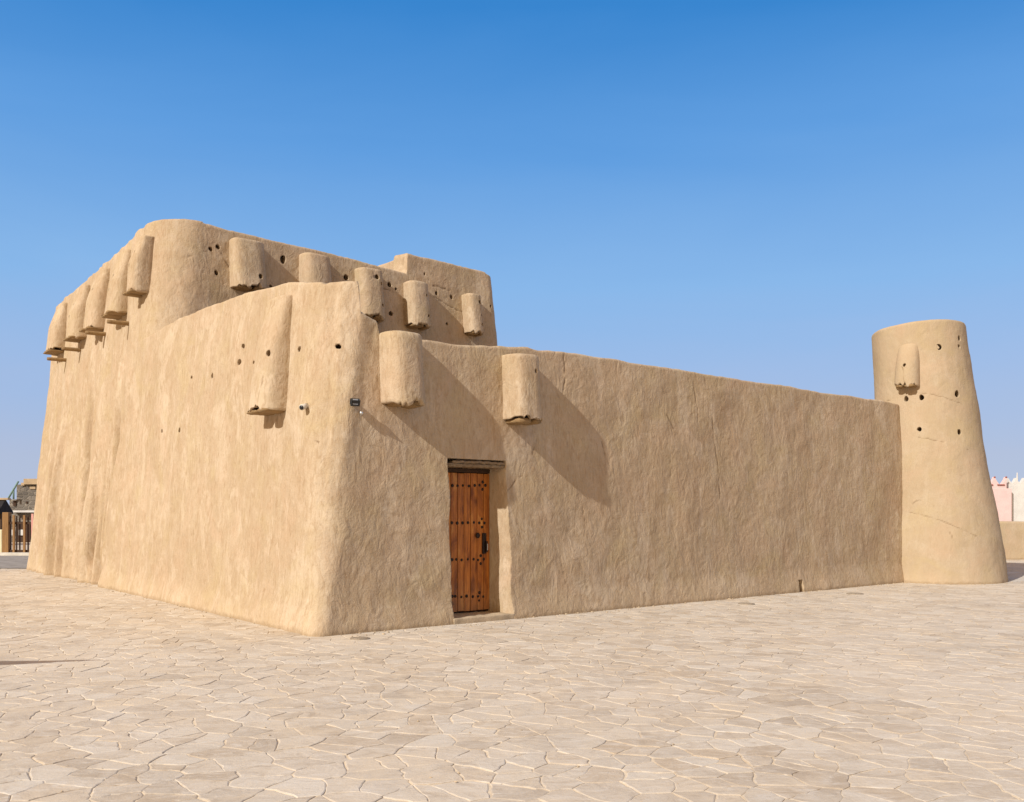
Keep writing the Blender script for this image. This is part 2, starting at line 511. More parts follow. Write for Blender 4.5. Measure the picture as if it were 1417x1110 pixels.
    P = mud_relief(P, nrm, 1.0 - 0.65 * sstep(Z, H - 0.35, H - 0.05), 3)
    # faint rain flutes on the left arm
    fl = (kinds == 0)[None, :] * (D < 0.02) * sstep(PB, 3.5, 9.0)
    P = P + nrm * (fl * 0.04 * fbm(np.stack([PB * 2.6, Z * 0.12, Z * 0], -1), 3, 55))[..., None]
    # cracks
    L = lambda *uv: [hit_left(u, v) for u, v in uv]
    Fr = lambda *uv: [hit_front(u, v) for u, v in uv]
    cr = [L((342, 417), (352, 440), (366, 462), (378, 492), (395, 520)),
          L((262, 545), (283, 590), (292, 640), (309, 690)), L((250, 470), (256, 510)), L((268, 500), (263, 560)),
          L((398, 532), (415, 560), (428, 592), (437, 610)), L((437, 608), (450, 640)),
          L((432, 559), (432, 588)),
          Fr((975, 520), (978, 545), (985, 580), (993, 640), (996, 690)),
          Fr((922, 575), (932, 595), (927, 640), (926, 672)), Fr((960, 530), (965, 570), (965, 597)),
          Fr((832, 610), (842, 645)), Fr((780, 491), (782, 520), (778, 545)), Fr((774, 770), (787, 835)),
          Fr((800, 665), (812, 750)), Fr((745, 600), (728, 650), (700, 680))]
    cf = crack_field(P, cr, 0.0165)
    P = P - nrm * (0.010 * cf)[..., None]
    quads = grid_faces(nr, nc, True, False)
    idx = np.arange(nr)
    caps = [list(idx * nc), list((idx * nc + nc - 1)[::-1])]
    me = np_mesh('enclosure', P.reshape(-1, 3), quads, caps)
    set_attr(me, 'crack', cf)
    bm = bmesh.new(); bm.from_mesh(me); bmesh.ops.recalc_face_normals(bm, faces=bm.faces); bm.to_mesh(me); bm.free()
    # openings: putlog holes, doorway, drain
    hl = []
    nl, nf = -A, -B
    for u, v, r in [(339, 480, .035), (334, 502, .042), (353, 502, .022), (297, 521, .035), (268, 523, .026), (227, 597, .030), (251, 596, .034), (416, 484, .030)]:
        hl.append((hit_left(u, v), nl, r * 1.7, r * 1.35))
    hl.append((hit_left(227, 597), nl, .03, .05))
    hl.pop()
    hl.append((hit_front(469, 477), (nf + nl * 0.8), .032, .036))
    me = carve(me, hl, B * 0.24)
    return me

def doorway_cut(me):
    """cut the doorway niche and the drain slot with one box each"""
    bm = bmesh.new()
    def box(a0, a1, b0, b1, z0, z1, flare=0.0, wob=0.0):
        vs = []
        for z in (z0, z1):
            for (a, b) in ((a0 - flare, b0), (a1 + flare, b0), (a1, b1), (a0, b1)):
                vs.append(bm.verts.new(W(a, b, z)))
        for f in ((3, 2, 1, 0), (4, 5, 6, 7), (0, 1, 5, 4), (1, 2, 6, 5), (2, 3, 7, 6), (3, 0, 4, 7)):
            bm.faces.new([vs[k] for k in f])
    # doorway as a stack of slices so that the jambs wander like hand plaster
    n = 60
    z = np.linspace(-0.3, DOOR_Z1 + 0.12, n)
    ring = []
    for k in range(n):
        w1 = 0.02 * float(noise(np.array([[z[k] * 2.2, 3.1, 0]]), 5)[0]) + 0.008 * float(noise(np.array([[z[k] * 8, 1.1, 0]]), 6)[0])
        w2 = 0.022 * float(noise(np.array([[z[k] * 2.2, 9.1, 0]]), 7)[0]) + 0.008 * float(noise(np.array([[z[k] * 8, 4.1, 0]]), 8)[0])
        zz = min(max(z[k], 0), DOOR_Z1)
        bo = K_FRONT * zz + FB
        pts = [(DOOR_A0 - 0.08 + w1, bo - 0.30), (DOOR_A1 + 0.10 + w2, bo - 0.30), (DOOR_A1 + 0.045 + w2, bo + 0.015),
               (DOOR_A1 + w2, bo + 0.09), (DOOR_A1 - 0.01 + w2 * 0.3, DOOR_B + 0.11), (DOOR_A0 + w1 * .3, DOOR_B + 0.11), (DOOR_A0 + w1, bo + 0.09), (DOOR_A0 - 0.03 + w1, bo + 0.015)]
        ring.append([bm.verts.new(W(a, b, z[k])) for a, b in pts])
    for k in range(n - 1):
        m = len(ring[0])
        for j in range(m):
            bm.faces.new((ring[k][j], ring[k][(j + 1) % m], ring[k + 1][(j + 1) % m], ring[k + 1][j]))
    bm.faces.new(ring[0][::-1]); bm.faces.new(ring[-1])
    p = ab(hit_front(1107, 818))
    box(p[0] - 0.075, p[0] + 0.075, -0.6, 0.25, -0.2, 0.25)
    bmesh.ops.recalc_face_normals(bm, faces=bm.faces)
    cm = bpy.data.meshes.new('cut'); bm.to_mesh(cm); bm.free()
    a = bpy.data.objects.new('a', me); b = bpy.data.objects.new('b', cm)
    COL.objects.link(a); COL.objects.link(b)
    md = a.modifiers.new('x', 'BOOLEAN'); md.operation = 'DIFFERENCE'; md.object = b; md.solver = 'MANIFOLD'
    out = bpy.data.meshes.new_from_object(a.evaluated_get(bpy.context.evaluated_depsgraph_get()))
    if len(out.vertices) < 1000:
        md.solver = 'EXACT'
        out = bpy.data.meshes.new_from_object(a.evaluated_get(bpy.context.evaluated_depsgraph_get()))
    bpy.data.objects.remove(a); bpy.data.objects.remove(b); bpy.data.meshes.remove(cm)
    return out

DOOR_A0, DOOR_A1, DOOR_Z1, DOOR_B = 2.08, 3.09, 2.31, 0.26

t_enc = empty('enclosure_wall', W(0.3, 0.3, 0), 'long tan mud plastered enclosure wall with the brown wooden door in it', 'wall')
me = doorway_cut(enclosure())
link_mesh('wall_face', me, M_MUD, t_enc)

# ================================================================== KEEP
def keep():
    a0, a1, b0, b1 = -0.09, KEEP_A1, KEEP_B0, KEEP_B1
    cols = []
    def seg(kind, n): 
        for k in range(n): cols.append((kind, k / n))
    seg(0, 300)     # left face from far to near
    seg(1, 46)      # near corner
    seg(2, 330)     # front face
    seg(3, 24)
    seg(4, 70)      # right face
    seg(5, 12)
    seg(6, 60)      # back
    seg(7, 26)      # far left corner
    kinds = np.array([c[0] for c in cols]); par = np.array([c[1] for c in cols])
    nc = len(par)
    # parapet height
    aa = par * (a1 - 1.6) + 0.95
    H = np.full(nc, 7.9)
    bb = b1 - 0.6 - par * (b1 - b0 - 1.8)
    hl = np.interp(bb, [8.5, 9.3, 10.5, 18], [7.86, 7.80, 7.75, 7.58])
    hf = np.interp(aa, [0, 1.3, 2.1, 4.2, 6.40, 6.44, 9.6], [7.88, 7.83, 7.79, 7.73, 7.61, 8.13, 8.05])
    H = np.where(kinds == 0, hl, H)
    H = np.where(kinds == 1, 7.87, H)
    H = np.where(kinds == 2, hf, H)
    H = np.where(kinds == 3, 8.03, H)
    H = np.where(kinds == 4, np.interp(par, [0, .5, .52, 1], [8.03, 8.02, 7.65, 7.6]), H)
    H = np.where((kinds == 5) | (kinds == 6) | (kinds == 7), 7.59, H)
    sx = np.arange(nc) * 0.03
    H = H + 0.014 * noise(np.stack([sx * 2.0, sx * 0, sx * 0], -1), 61) + 0.006 * noise(np.stack([sx * 9, sx * 0, sx * 0], -1), 62)
    rt, T, roof = 0.06, 0.42, 7.0
    rows = [('o', f) for f in np.linspace(0, 1, 290)] + [('to', k / 5 * math.pi / 2) for k in range(1, 6)] + [('t', k / 3) for k in (1, 2)] + \
           [('ti', k / 4 * math.pi / 2) for k in range(0, 5)] + [('i', f) for f in (0.66, 0.33, 0.0)]
    nr = len(rows)
    Z = np.zeros((nr, nc)); D = np.zeros((nr, nc))
    for r, (k, f) in enumerate(rows):
        if k == 'o': Z[r] = -0.12 + f * (H - rt + 0.12)
        elif k == 'to': Z[r] = H - rt + rt * math.sin(f); D[r] = rt * (1 - math.cos(f))
        elif k == 't': Z[r] = H + 0.01; D[r] = rt + f * (T - 2 * rt)
        elif k == 'ti': Z[r] = H - rt + rt * math.cos(f); D[r] = T - rt + rt * math.sin(f)
        else: Z[r] = roof + f * (H - rt - roof); D[r] = T
    Zp = np.maximum(Z, 0)
    il = KK_LEFT * Zp + D; jf = KK_FRONT * Zp + D; ir = 0.062 * Zp + D; ik = 0.075 * Zp + D
    A0, A1, B0, B1 = a0 + il, a1 - ir, b0 + jf, b1 - ik
    r1 = np.maximum(0.55 + 0.05 * Zp - D, 0.35); r3 = np.maximum(0.26 - D, 0.05); r5 = r3; r7 = np.maximum(0.55 - D, 0.1)
    PA = np.zeros((nr, nc)); PB = np.zeros((nr, nc))
    for kd in range(8):
        m = kinds == kd; t = par[m][None, :]
        a_0, a_1, b_0, b_1, R1, R3, R5, R7 = (x[:, m] for x in (A0, A1, B0, B1, r1, r3, r5, r7))
        if kd == 0: x, y = a_0 + 0 * t, (b_1 - R7) + t * ((b_0 + R1) - (b_1 - R7))
        elif kd == 1: th = math.pi + t * math.pi / 2; x, y = a_0 + R1 + R1 * np.cos(th), b_0 + R1 + R1 * np.sin(th)
        elif kd == 2: x, y = (a_0 + R1) + t * (a_1 - R3 - a_0 - R1), b_0 + 0 * t
        elif kd == 3: th = -math.pi / 2 + t * math.pi / 2; x, y = a_1 - R3 + R3 * np.cos(th), b_0 + R3 + R3 * np.sin(th)
        elif kd == 4: x, y = a_1 + 0 * t, (b_0 + R3) + t * (b_1 - R5 - b_0 - R3)
        elif kd == 5: th = t * math.pi / 2; x, y = a_1 - R5 + R5 * np.cos(th), b_1 - R5 + R5 * np.sin(th)
        elif kd == 6: x, y = (a_1 - R5) + t * (a_0 + R7 - a_1 + R5), b_1 + 0 * t
        else: th = math.pi / 2 + t * math.pi / 2; x, y = a_0 + R7 + R7 * np.cos(th), b_1 - R7 + R7 * np.sin(th)
        PA[:, m] = x; PB[:, m] = y
    P = O + PA[..., None] * A + PB[..., None] * B + Z[..., None] * UP
    nrm = grid_normals(P, False, True)
    if (nrm[100, 100] @ A) > 0: nrm = -nrm
    P = mud_relief(P, nrm, 1.0 - 0.6 * sstep(Z, H - 0.4, H - 0.05), 21)
    # deep rain flutes running down the long left face
    left = (((kinds == 0) | (kinds == 7))[None, :]) * (D < 0.02)
    low = 1 - 0.8 * sstep(Z, 1.8, 5.6)
    q = np.stack([PB * 1.9 + 0.3 * noise(np.stack([Z * 0.5, PB * .3, Z * 0], -1), 91), Z * 0.10, Z * 0], -1)
    f1 = fbm(q, 2, 90)
    q = np.stack([PB * 5.2, Z * 0.16, Z * 0], -1)
    f2 = noise(q, 95)
    P = P + nrm * (left * low * (0.20 * f1 + 0.11 * f2))[..., None]
    # gullies the rain has cut near the foot, each with its dark stain
    stain = np.zeros(Z.shape)
    for (u, v, zt_, dep, wid, sd) in ((66, 792, 4.6, .05, .16, 1), (92, 799, 2.0, .04, .10, 2), (108, 802, 5.4, .12, .24, 3), (122, 806, 1.6, .05, .10, 4), (133, 808, 2.2, .06, .12, 5), (143, 810, 4.9, .09, .12, 6), (84, 797, 1.4, .04, .10, 7), (52, 789, 3.2, .04, .12, 8)):
        bc = ab(hit_left(u, v, 0, KK_LEFT))[1]
        cen = bc - 0.05 * Z + 0.10 * noise(np.stack([Z * 0.9, Z * 0 + sd, Z * 0], -1), 300 + sd)
        prof = np.exp(-((PB - cen) / wid) ** 2) * (1 - sstep(Z, zt_ * .5, zt_)) * left
        P = P - nrm * (2.4 * dep * prof)[..., None]
        stain = np.maximum(stain, np.exp(-((PB - cen + 0.3 * wid) / (wid * 0.75)) ** 2) * (1 - sstep(Z, zt_ * .4, zt_)) * left * min(1, dep / .07))
    Kf = lambda *uv: [hit_kfront(u, v) for u, v in uv]
    cr = [Kf((238, 364), (262, 355), (299, 345)), Kf((305, 350), (318, 372)), Kf((497, 388), (540, 402)),
          Kf((600, 410), (625, 425), (640, 432)), Kf((600, 395), (622, 402))]
    cf = crack_field(P, cr, 0.02)
    P = P - nrm * (0.02 * cf)[..., None]
    quads = grid_faces(nr, nc, False, True)
    caps = [list(range(nc)), list((nr - 1) * nc + np.arange(nc))[::-1]]
    me = np_mesh('keep', P.reshape(-1, 3), quads, caps)
    set_attr(me, 'crack', cf); set_attr(me, 'stain', stain)
    bm = bmesh.new(); bm.from_mesh(me); bmesh.ops.recalc_face_normals(bm, faces=bm.faces); bm.to_mesh(me); bm.free()
    hl = []
    for u, v, rx, rz in [(291, 345, .045, .055), (301, 342, .05, .06), (299, 378, .05, .055), (392, 359, .07, .10), (375, 397, .04, .05),
                         (479, 384, .065, .075), (539, 394, .07, .06), (548, 400, .035, .04), (541, 434, .06, .065),
                         (604, 406, .05, .055), (625, 411, .05, .06), (619, 448, .04, .04), (588, 379, .03, .04), (679, 424, .035, .045)]:
        hl.append((hit_kfront(u, v), -B, rx, rz))
    return carve(me, hl, A * 0.0, 0.33)

t_keep = empty('fort_keep', W(1.0, 9.5, 0), 'tall tan mud brick keep with projecting boxes all round, rising behind the enclosure wall', 'fort')
link_mesh('wall_face', keep(), M_MUD, t_keep)

# upper room on the keep's roof
def room():
    a0, a1, b0, b1, z0, z1 = 6.465, 9.02, KEEP_B0 + 0.085 * 8.2 + 0.09, 13.2, 6.9, 8.105
    bm = bmesh.new()
    n = 40
    vs = bmesh.ops.create_cube(bm, size=1.0)['verts']
    for v in vs:
        v.co = Vector(W(a0 + (v.co.x + .5) * (a1 - a0), b0 + (v.co.y + .5) * (b1 - b0), z0 + (v.co.z + .5) * (z1 - z0 - 0.10 * (v.co.x + .5))))
    bmesh.ops.bevel(bm, geom=[e for e in bm.edges], offset=0.07, segments=3, affect='EDGES', profile=0.5)
    bmesh.ops.subdivide_edges(bm, edges=[e for e in bm.edges if e.calc_length() > 0.5], cuts=24, use_grid_fill=True)
    bmesh.ops.recalc_face_normals(bm, faces=bm.faces)
    bm.normal_update()
    co = np.array([v.co for v in bm.verts]); nn = np.array([v.normal for v in bm.verts])
    co = mud_relief(co, nn, 0.9, 44)
    for v, c in zip(bm.verts, co): v.co = c
    me = bpy.data.meshes.new('room'); bm.to_mesh(me); bm.free()
    return me
link_mesh('upper_room', room(), M_MUD, t_keep)

# ================================================================== PROJECTING BOXES
def rnd_box(bm, c, ex, ey, ez, hx, hy, hz, bev=0.01, cuts=0):
    vs = bmesh.ops.create_cube(bm, size=2.0)['verts']
    es = set()
    for v in vs:
        v.co = Vector(c + ex * (v.co.x * hx) + ey * (v.co.y * hy) + ez * (v.co.z * hz))
        es.update(v.link_edges)
    if bev:
        return bmesh.ops.bevel(bm, geom=list(es), offset=bev, segments=2, affect='EDGES', profile=0.6)
    return None

def projecting_box(parent, base, ex, ey, lean, zbot, ztop, w, p, seed, p_top=None, e=0.62, holes=(), notch=None, blend=0.0,
                   timber=2, overhang=-0.02, tw=0.42, mat=None, name='projecting_box', label=None, taper=0.05, dome=0.0):
    """half round box of mud hanging on a leaning wall face; base is on the face at z = 0, ex along it, ey outward"""
    rs = random.Random(seed)
    p_top = p if p_top is None else p_top
    Hh = ztop - zbot
    narc, nback = 56, 8
    th = np.linspace(0, math.pi, narc)
    cx = np.sign(np.cos(th)) * np.abs(np.cos(th)) ** e; cy = np.sin(th) ** e
    rows = []          # (z, scale_x, scale_y, kind)
    hollow = 0.22
    nz = max(20, int(Hh / 0.028))
    rows.append((zbot + hollow, 0.74, 0.70))
    rows.append((zbot + hollow * 0.5, 0.75, 0.72))
    rows.append((zbot + 0.01, 0.78, 0.75))
    rows.append((zbot, 0.84, 0.83))
    rows.append((zbot, 0.95, 0.95))
    for k in range(nz):
        f = (k + 0.6) / nz
        rows.append((zbot + f * (Hh - 0.06), 1.0 - taper * f, 1.0 + 0 * f))
    for k in range(1, 6):
        q = k / 5 * math.pi / 2
        rows.append((ztop - 0.06 + 0.06 * math.sin(q), (1.0 - taper) * (1 - 0.11 * (1 - math.cos(q))), 1 - 0.16 * (1 - math.cos(q))))
    rows.append((ztop + 0.005, (1.0 - taper) * 0.55, 0.55))
    Z = np.array([r[0] for r in rows])[:, None] + np.zeros((1, narc + nback))
    P = np.zeros((len(rows), narc + nback, 3))
    for r, (z, sx, sy) in enumerate(rows):
        f = min(max((z - zbot) / Hh, 0), 1)
        pp = p + (p_top - p) * f
        if blend: pp = pp * (1 - blend * sstep(f, 0.45, 1.0))
        if dome and f > dome:
            k_ = math.sqrt(max(0.0, 1 - ((f - dome) / (1 - dome)) ** 2))
            pp *= k_; sx *= 0.55 + 0.45 * k_
        yw = -lean * z
        x = np.concatenate([cx * w / 2 * sx, np.linspace(-1, 1, nback) * w / 2 * sx])
        y = np.concatenate([yw + cy * pp * sy, np.full(nback, yw - 0.22)])
        P[r] = np.array(base)[None, :] + x[:, None] * ex + y[:, None] * ey + z * UP
    # ragged lower lip
    xx = np.concatenate([cx, np.linspace(-1, 1, nback)])
    rag = 0.045 * noise(np.stack([xx * 3.0, xx * 0 + seed, xx * 0], -1), seed) + 0.028 * noise(np.stack([xx * 9.0, xx * 0 + seed, xx * 0], -1), seed + 1)
    if notch:
        rag = rag + notch[1] * np.exp(-((xx - notch[0]) / 0.10) ** 2)
    fall = np.array([1 if r < 5 else max(0, 1 - (rows[r][0] - zbot) / 0.30) for r in range(len(rows))])
    P[..., 2] += fall[:, None] * rag[None, :]
    nrm = grid_normals(P, False, True)
    if (nrm[len(rows) // 2, narc // 2] @ ey) < 0: nrm = -nrm
    P = mud_relief(P, nrm, 0.75, seed + 3)
    q = P[..., 2]
    me = np_mesh('box', P.reshape(-1, 3), grid_faces(len(rows), narc + nback, False, True),
                 [list(range(narc + nback)), list((len(rows) - 1) * (narc + nback) + np.arange(narc + nback))[::-1]])
    bm = bmesh.new(); bm.from_mesh(me); bmesh.ops.recalc_face_normals(bm, faces=bm.faces); bm.to_mesh(me); bm.free()
    # a short crack climbing from the lip
    ln = []
    x0 = rs.uniform(-0.3, 0.2); zz = zbot
    for k in range(5):
        yy = -lean * zz + (p if not blend else p * .9)
        ln.append(np.array(base) + x0 * w * ex + yy * ey + zz * UP); x0 += rs.uniform(-0.10, 0.10); zz += Hh * 0.11
    cf = crack_field(P, [ln], 0.014)
    set_attr(me, 'crack', cf)
    hs = []
    for (hx, hz, r) in holes:
        xi = hx * w / 2
        yo = abs(1 - abs(hx) ** (1 / e * 1.0)) ** 0.5
        nn = ey + ex * hx * 0.9 * abs(hx)
        f = (hz - zbot) / Hh
        pp = (p + (p_top - p) * f) * (1 - (blend * float(sstep(f, 0.45, 1.0)) if blend else 0))
        # surface point at x = hx
        c = min(1, abs(hx)) ** (1 / e); sy = max(0.0, 1 - c * c) ** 0.5
        y = -lean * hz + pp * sy ** e
        hs.append((np.array(base) + xi * ex + y * ey + hz * UP, nn, r, r * 1.2))
    me = carve(me, hs, (0, 0, 0), 0.16)
    o = link_mesh(name, me, mat or M_MUD, parent)
    if label: o['label'] = label
    # old timbers the box stands on
    if timber:
        edges = [-tw, tw] if timber == 1 else ([-tw, rs.uniform(-0.05, 0.14), tw] if timber == 2 else [-tw, -0.18, 0.14, tw])
        for k in range(timber):
            x0, x1 = edges[k] * w + 0.015, edges[k + 1] * w - 0.015
            bmt = bmesh.new()
            # a plank running out of the wall, flat side down, worn end
            y_in = -lean * zbot - 0.10; y_out = -lean * zbot + p * (0.84 if max(abs(x0), abs(x1)) > 0.3 * w else 0.95) + overhang + rs.uniform(-0.03, 0.02)
            n = 9
            ring = []
            zc = zbot + (0.012 if overhang < 0 else -0.018) + rs.uniform(-.012, .012)
            for j in range(n):
                y = y_in + (y_out - y_in) * j / (n - 1)
                sh = 1.0 if j < n - 1 else 0.86
                pts = []
                for t in range(12):
                    an = t / 12 * 2 * math.pi
                    px = math.copysign(abs(math.cos(an)) ** 0.7, math.cos(an)) * (x1 - x0) / 2 * sh
                    pz = math.copysign(abs(math.sin(an)) ** 0.7, math.sin(an)) * (0.046 if overhang < 0 else 0.03) * sh
                    pts.append(bmt.verts.new(Vector(np.array(base) + ex * ((x0 + x1) / 2 + px + rs.uniform(-.004, .004)) + ey * (y + (rs.uniform(-.012, .012) if j == n - 1 else 0)) + UP * (zc + pz + rs.uniform(-.004, .004)))))
                ring.append(pts)
            for j in range(n - 1):
                for t in range(12):
                    bmt.faces.new((ring[j][t], ring[j][(t + 1) % 12], ring[j + 1][(t + 1) % 12], ring[j + 1][t]))
            bmt.faces.new(ring[0]); bmt.faces.new(ring[-1])
            bmesh.ops.recalc_face_normals(bmt, faces=bmt.faces)
            mt = bpy.data.meshes.new('timber'); bmt.to_mesh(mt); bmt.free()
            link_mesh('timber', mt, M_OLDWOOD, o)
    return o

# ---- enclosure boxes
def place_front(u, vb, p):
    q = ab(hit_front(u, vb, p * 0.5)); return q[0], ab(hit_front(u, vb, p * .85))[2]
def ztop_front(u, v, p):
    return ab(hit_front(u, v, p * 0.8))[2]
a_, z_ = place_front(563, 557, 0.43)
projecting_box(t_enc, W(a_, FB, 0), A, -B, K_FRONT, z_, ztop_front(559, 458, 0.45) , 0.58, 0.42, 101, 0.36, e=0.66, notch=(0.12, 0.05), holes=())
a_, z_ = place_front(727, 582, 0.42)
projecting_box(t_enc, W(a_, FB, 0), A, -B, K_FRONT, z_, ztop_front(722, 487, 0.45), 0.62, 0.43, 102, 0.38, e=0.62, holes=((0.35, z_ + 0.78, .03),), notch=(0.1, 0.03))
q = ab(hit_left(366, 568, 0.2))
projecting_box(t_enc, W(LA, q[1], 0), -B, -A, K_LEFT, q[2], 4.82, 0.78, 0.40, 103, 0.28, e=0.6, blend=0.32, overhang=0.03, tw=0.46, timber=2,
               holes=((0.62, ab(hit_left(387, 488, .2))[2], .045),))

# ---- keep boxes, front face
def kplace(u, vb, vt, p):
    q = ab(hit_kfront(u, vb, p * 0.45)); t = ab(hit_kfront(u, vt, p * .8)); return q[0], q[2], t[2]
for k, (u, vb, vt, w, holes, notch) in enumerate([
        (346, 400, 330, 0.78, ((0.45, 0.27, .05),), (0.35, 0.14)),
        (440, 402, 351, 0.72, (), (0.2, 0.03)),
        (515, 440, 371, 0.66, ((0.25, 0.97, .055), (0.62, 0.83, .035), (0.62, 0.30, .04)), (0.2, 0.03)),
        (580, 452, 389, 0.64, ((0.50, 0.78, .032), (0.55, 0.26, .038)), (0.1, 0.05)),
        (657, 462, 406, 0.47, ((0.45, 0.82, .05), (0.6, 0.48, .025), (0.55, 0.23, .04)), (0.15, 0.03))]):
    p = 0.40
    a_, zb, zt = kplace(u, vb, vt, p)
    projecting_box(t_keep, W(a_, KEEP_B0, 0), A, -B, KK_FRONT, zb, zt, w, p, 110 + k, 0.34, e=0.62, holes=[(h[0], zb + h[1], h[2]) for h in holes], notch=notch)

# ---- keep boxes, left face, and the spout beams below four of them
keep_left = []
for k, (u, vb, w, zt) in enumerate([(187, 405, 0.56, 7.5), (158, 436, 0.86, 7.5), (128, 456, 0.88, 7.47), (103, 469, 0.86, 7.44), (74, 487, 0.92, 7.4)]):
    p = 0.36 if k else 0.30
    q = ab(hit_left(u, vb, p * 0.5, KK_LEFT))
    keep_left.append(q)
    hh = [(0.2, q[2] + 0.85, .03), (-0.1, q[2] + 0.55, .03)] if k != 2 else [(0.15, q[2] + 0.95, .03)]
    projecting_box(t_keep, W(LA, q[1], 0), -B, -A, KK_LEFT, q[2], zt, w, p, 120 + k, 0.30, e=0.66, holes=hh, blend=0.45, overhang=0.08, tw=0.46, timber=2)

def beam(parent, base, ex, ey, z, y0, y1, r, seed, name='beam'):
    rs = random.Random(seed)
    bm = bmesh.new(); ring = []
    n = 10
    for j in range(n):
        y = y0 + (y1 - y0) * j / (n - 1)
        rr = r * (1 - 0.12 * j / n) * (0.9 if j == n - 1 else 1)
        ring.append([bm.verts.new(Vector(np.array(base) + ex * (math.cos(t / 12 * 2 * math.pi) * rr * (1 + rs.uniform(-.06, .06))) + ey * y + UP * (z + math.sin(t / 12 * 2 * math.pi) * rr - 0.02 * j / n))) for t in range(12)])
    for j in range(n - 1):
        for t in range(12):
            bm.faces.new((ring[j][t], ring[j][(t + 1) % 12], ring[j + 1][(t + 1) % 12], ring[j + 1][t]))
    bm.faces.new(ring[0]); bm.faces.new(ring[-1])
    bmesh.ops.recalc_face_normals(bm, faces=bm.faces)
    me = bpy.data.meshes.new(name); bm.to_mesh(me); bm.free()
    return link_mesh(name, me, M_OLDWOOD, parent)
for k, (u, v) in enumerate([(166, 446), (135, 461), (101, 483), (80, 497)]):
    q = ab(hit_left(u, v, 0.2, KK_LEFT))
    beam(t_keep, W(LA, q[1], 0), B, -A, q[2], -KK_LEFT * q[2] - 0.2, -KK_LEFT * q[2] + 0.46, 0.052, 300 + k)

# ================================================================== ROUND TOWER
TC = np.array([10.37, 22.28, 0.0])
def tower():
    nz, nc = 230, 260
    ztop = 6.17
    zr = np.concatenate([np.linspace(-0.12, ztop - 0.06, nz), ztop - 0.06 + 0.06 * np.sin(np.linspace(0, math.pi / 2, 6)[1:])])
    inset = np.concatenate([np.zeros(nz), 0.06 * (1 - np.cos(np.linspace(0, math.pi / 2, 6)[1:]))])
    rad = np.interp(zr, [-0.12, 0, 0.35, 1.0, 1.8, 2.6, 3.4, 4.3, 5.2, 6.2], [1.66, 1.655, 1.62, 1.545, 1.44, 1.33, 1.235, 1.16, 1.10, 1.05])
    k = np.ones(9) / 9
    pad = np.concatenate([np.full(4, rad[0]), rad, np.full(4, rad[-1])]); rad = np.convolve(pad, k, 'valid') - inset
    cxo = np.interp(zr, [0, 2, 4, 6.2], [0.0, -0.02, -0.13, -0.33]); cyo = np.interp(zr, [0, 6.2], [0.0, 0.03])
    # parapet ring inside and roof
    zr = np.concatenate([zr, [ztop + 0.004, ztop - 0.03, ztop - 0.4, ztop - 0.6]])
    rad = np.concatenate([rad, [rad[-1] - 0.12, rad[-1] - 0.24, rad[-1] - 0.26, rad[-1] - 0.27]])
    cxo = np.concatenate([cxo, [cxo[-1]] * 4]); cyo = np.concatenate([cyo, [cyo[-1]] * 4])
    th = np.linspace(0, 2 * math.pi, nc, endpoint=False)
    P = np.zeros((len(zr), nc, 3))
    P[..., 0] = TC[0] + cxo[:, None] + rad[:, None] * np.cos(th)
    P[..., 1] = TC[1] + cyo[:, None] + rad[:, None] * np.sin(th)
    tilt = 0.06 * np.cos(th - R(-40))
    P[..., 2] = zr[:, None] + tilt[None, :] * sstep(zr, 4.5, 6.2)[:, None]
    nrm = grid_normals(P, False, True)
    if nrm[50, 0, 0] < 0: nrm = -nrm
    P = mud_relief(P, nrm, 1.0, 70)
    def T(u, v):
        """where the pixel's ray meets the round face"""
        d = ray(u, v); p = CAM + d * 20
        for _ in range(40):
            z = float(np.clip(p[2], 0, 6.2)); r = float(np.interp(z, zr[:nz], rad[:nz])); c = np.array([TC[0] + np.interp(z, [0, 2, 4, 6.2], [0.0, -0.02, -0.13, -0.33]), TC[1]])
            dd = d[:2]; oc = -c
            aa = dd @ dd; bb = 2 * dd @ oc; cc = oc @ oc - r * r
            disc = bb * bb - 4 * aa * cc
            lam = (-bb - math.sqrt(max(disc, 0))) / (2 * aa)
            p = CAM + d * lam
        n = np.array([p[0] - c[0], p[1] - c[1], 0.0]); return p, n / np.linalg.norm(n)
    cr = [[T(*x)[0] for x in q] for q in (
        [(1224, 556), (1240, 550), (1262, 546), (1285, 544), (1305, 549), (1335, 560)],
        [(1270, 605), (1300, 610), (1340, 622)], [(1258, 709), (1290, 716), (1325, 730), (1352, 742)],
        [(1262, 697), (1273, 692), (1280, 696)], [(1292, 700), (1300, 716), (1312, 730), (1318, 745)])]
    cf = crack_field(P, cr, 0.020) * 0.8
    P = P - nrm * (0.01 * cf)[..., None]
    me = np_mesh('tower', P.reshape(-1, 3), grid_faces(len(zr), nc, False, True), [list(range(nc)), list((len(zr) - 1) * nc + np.arange(nc))[::-1]])
    set_attr(me, 'crack', cf)
    bm = bmesh.new(); bm.from_mesh(me); bmesh.ops.recalc_face_normals(bm, faces=bm.faces); bm.to_mesh(me); bm.free()
    hl = []
    for u, v, r in [(1300, 480, .055), (1328.5, 468, .05), (1328, 479, .035), (1253, 552, .052), (1275, 550, .052), (1325, 545, .062), (1272, 594, .045), (1328, 598, .05)]:
        p, n = T(u, v); hl.append((p, n, r * 1.12, r * 1.25))
    return carve(me, hl, np.array([0.12, 0.05, 0.0])), T
t_tow = empty('round_tower', TC, 'round tan mud tower with a flared foot at the far end of the wall', 'tower')
me, TW = tower()
link_mesh('wall_face', me, M_TOWER, t_tow)
p0, n0 = TW(1255.5, 534)
n0 = np.array([n0[0], n0[1], 0])
ex0 = np.array([-n0[1], n0[0], 0])
zt0 = 5.72
rb = np.linalg.norm((p0 - TC)[:2])
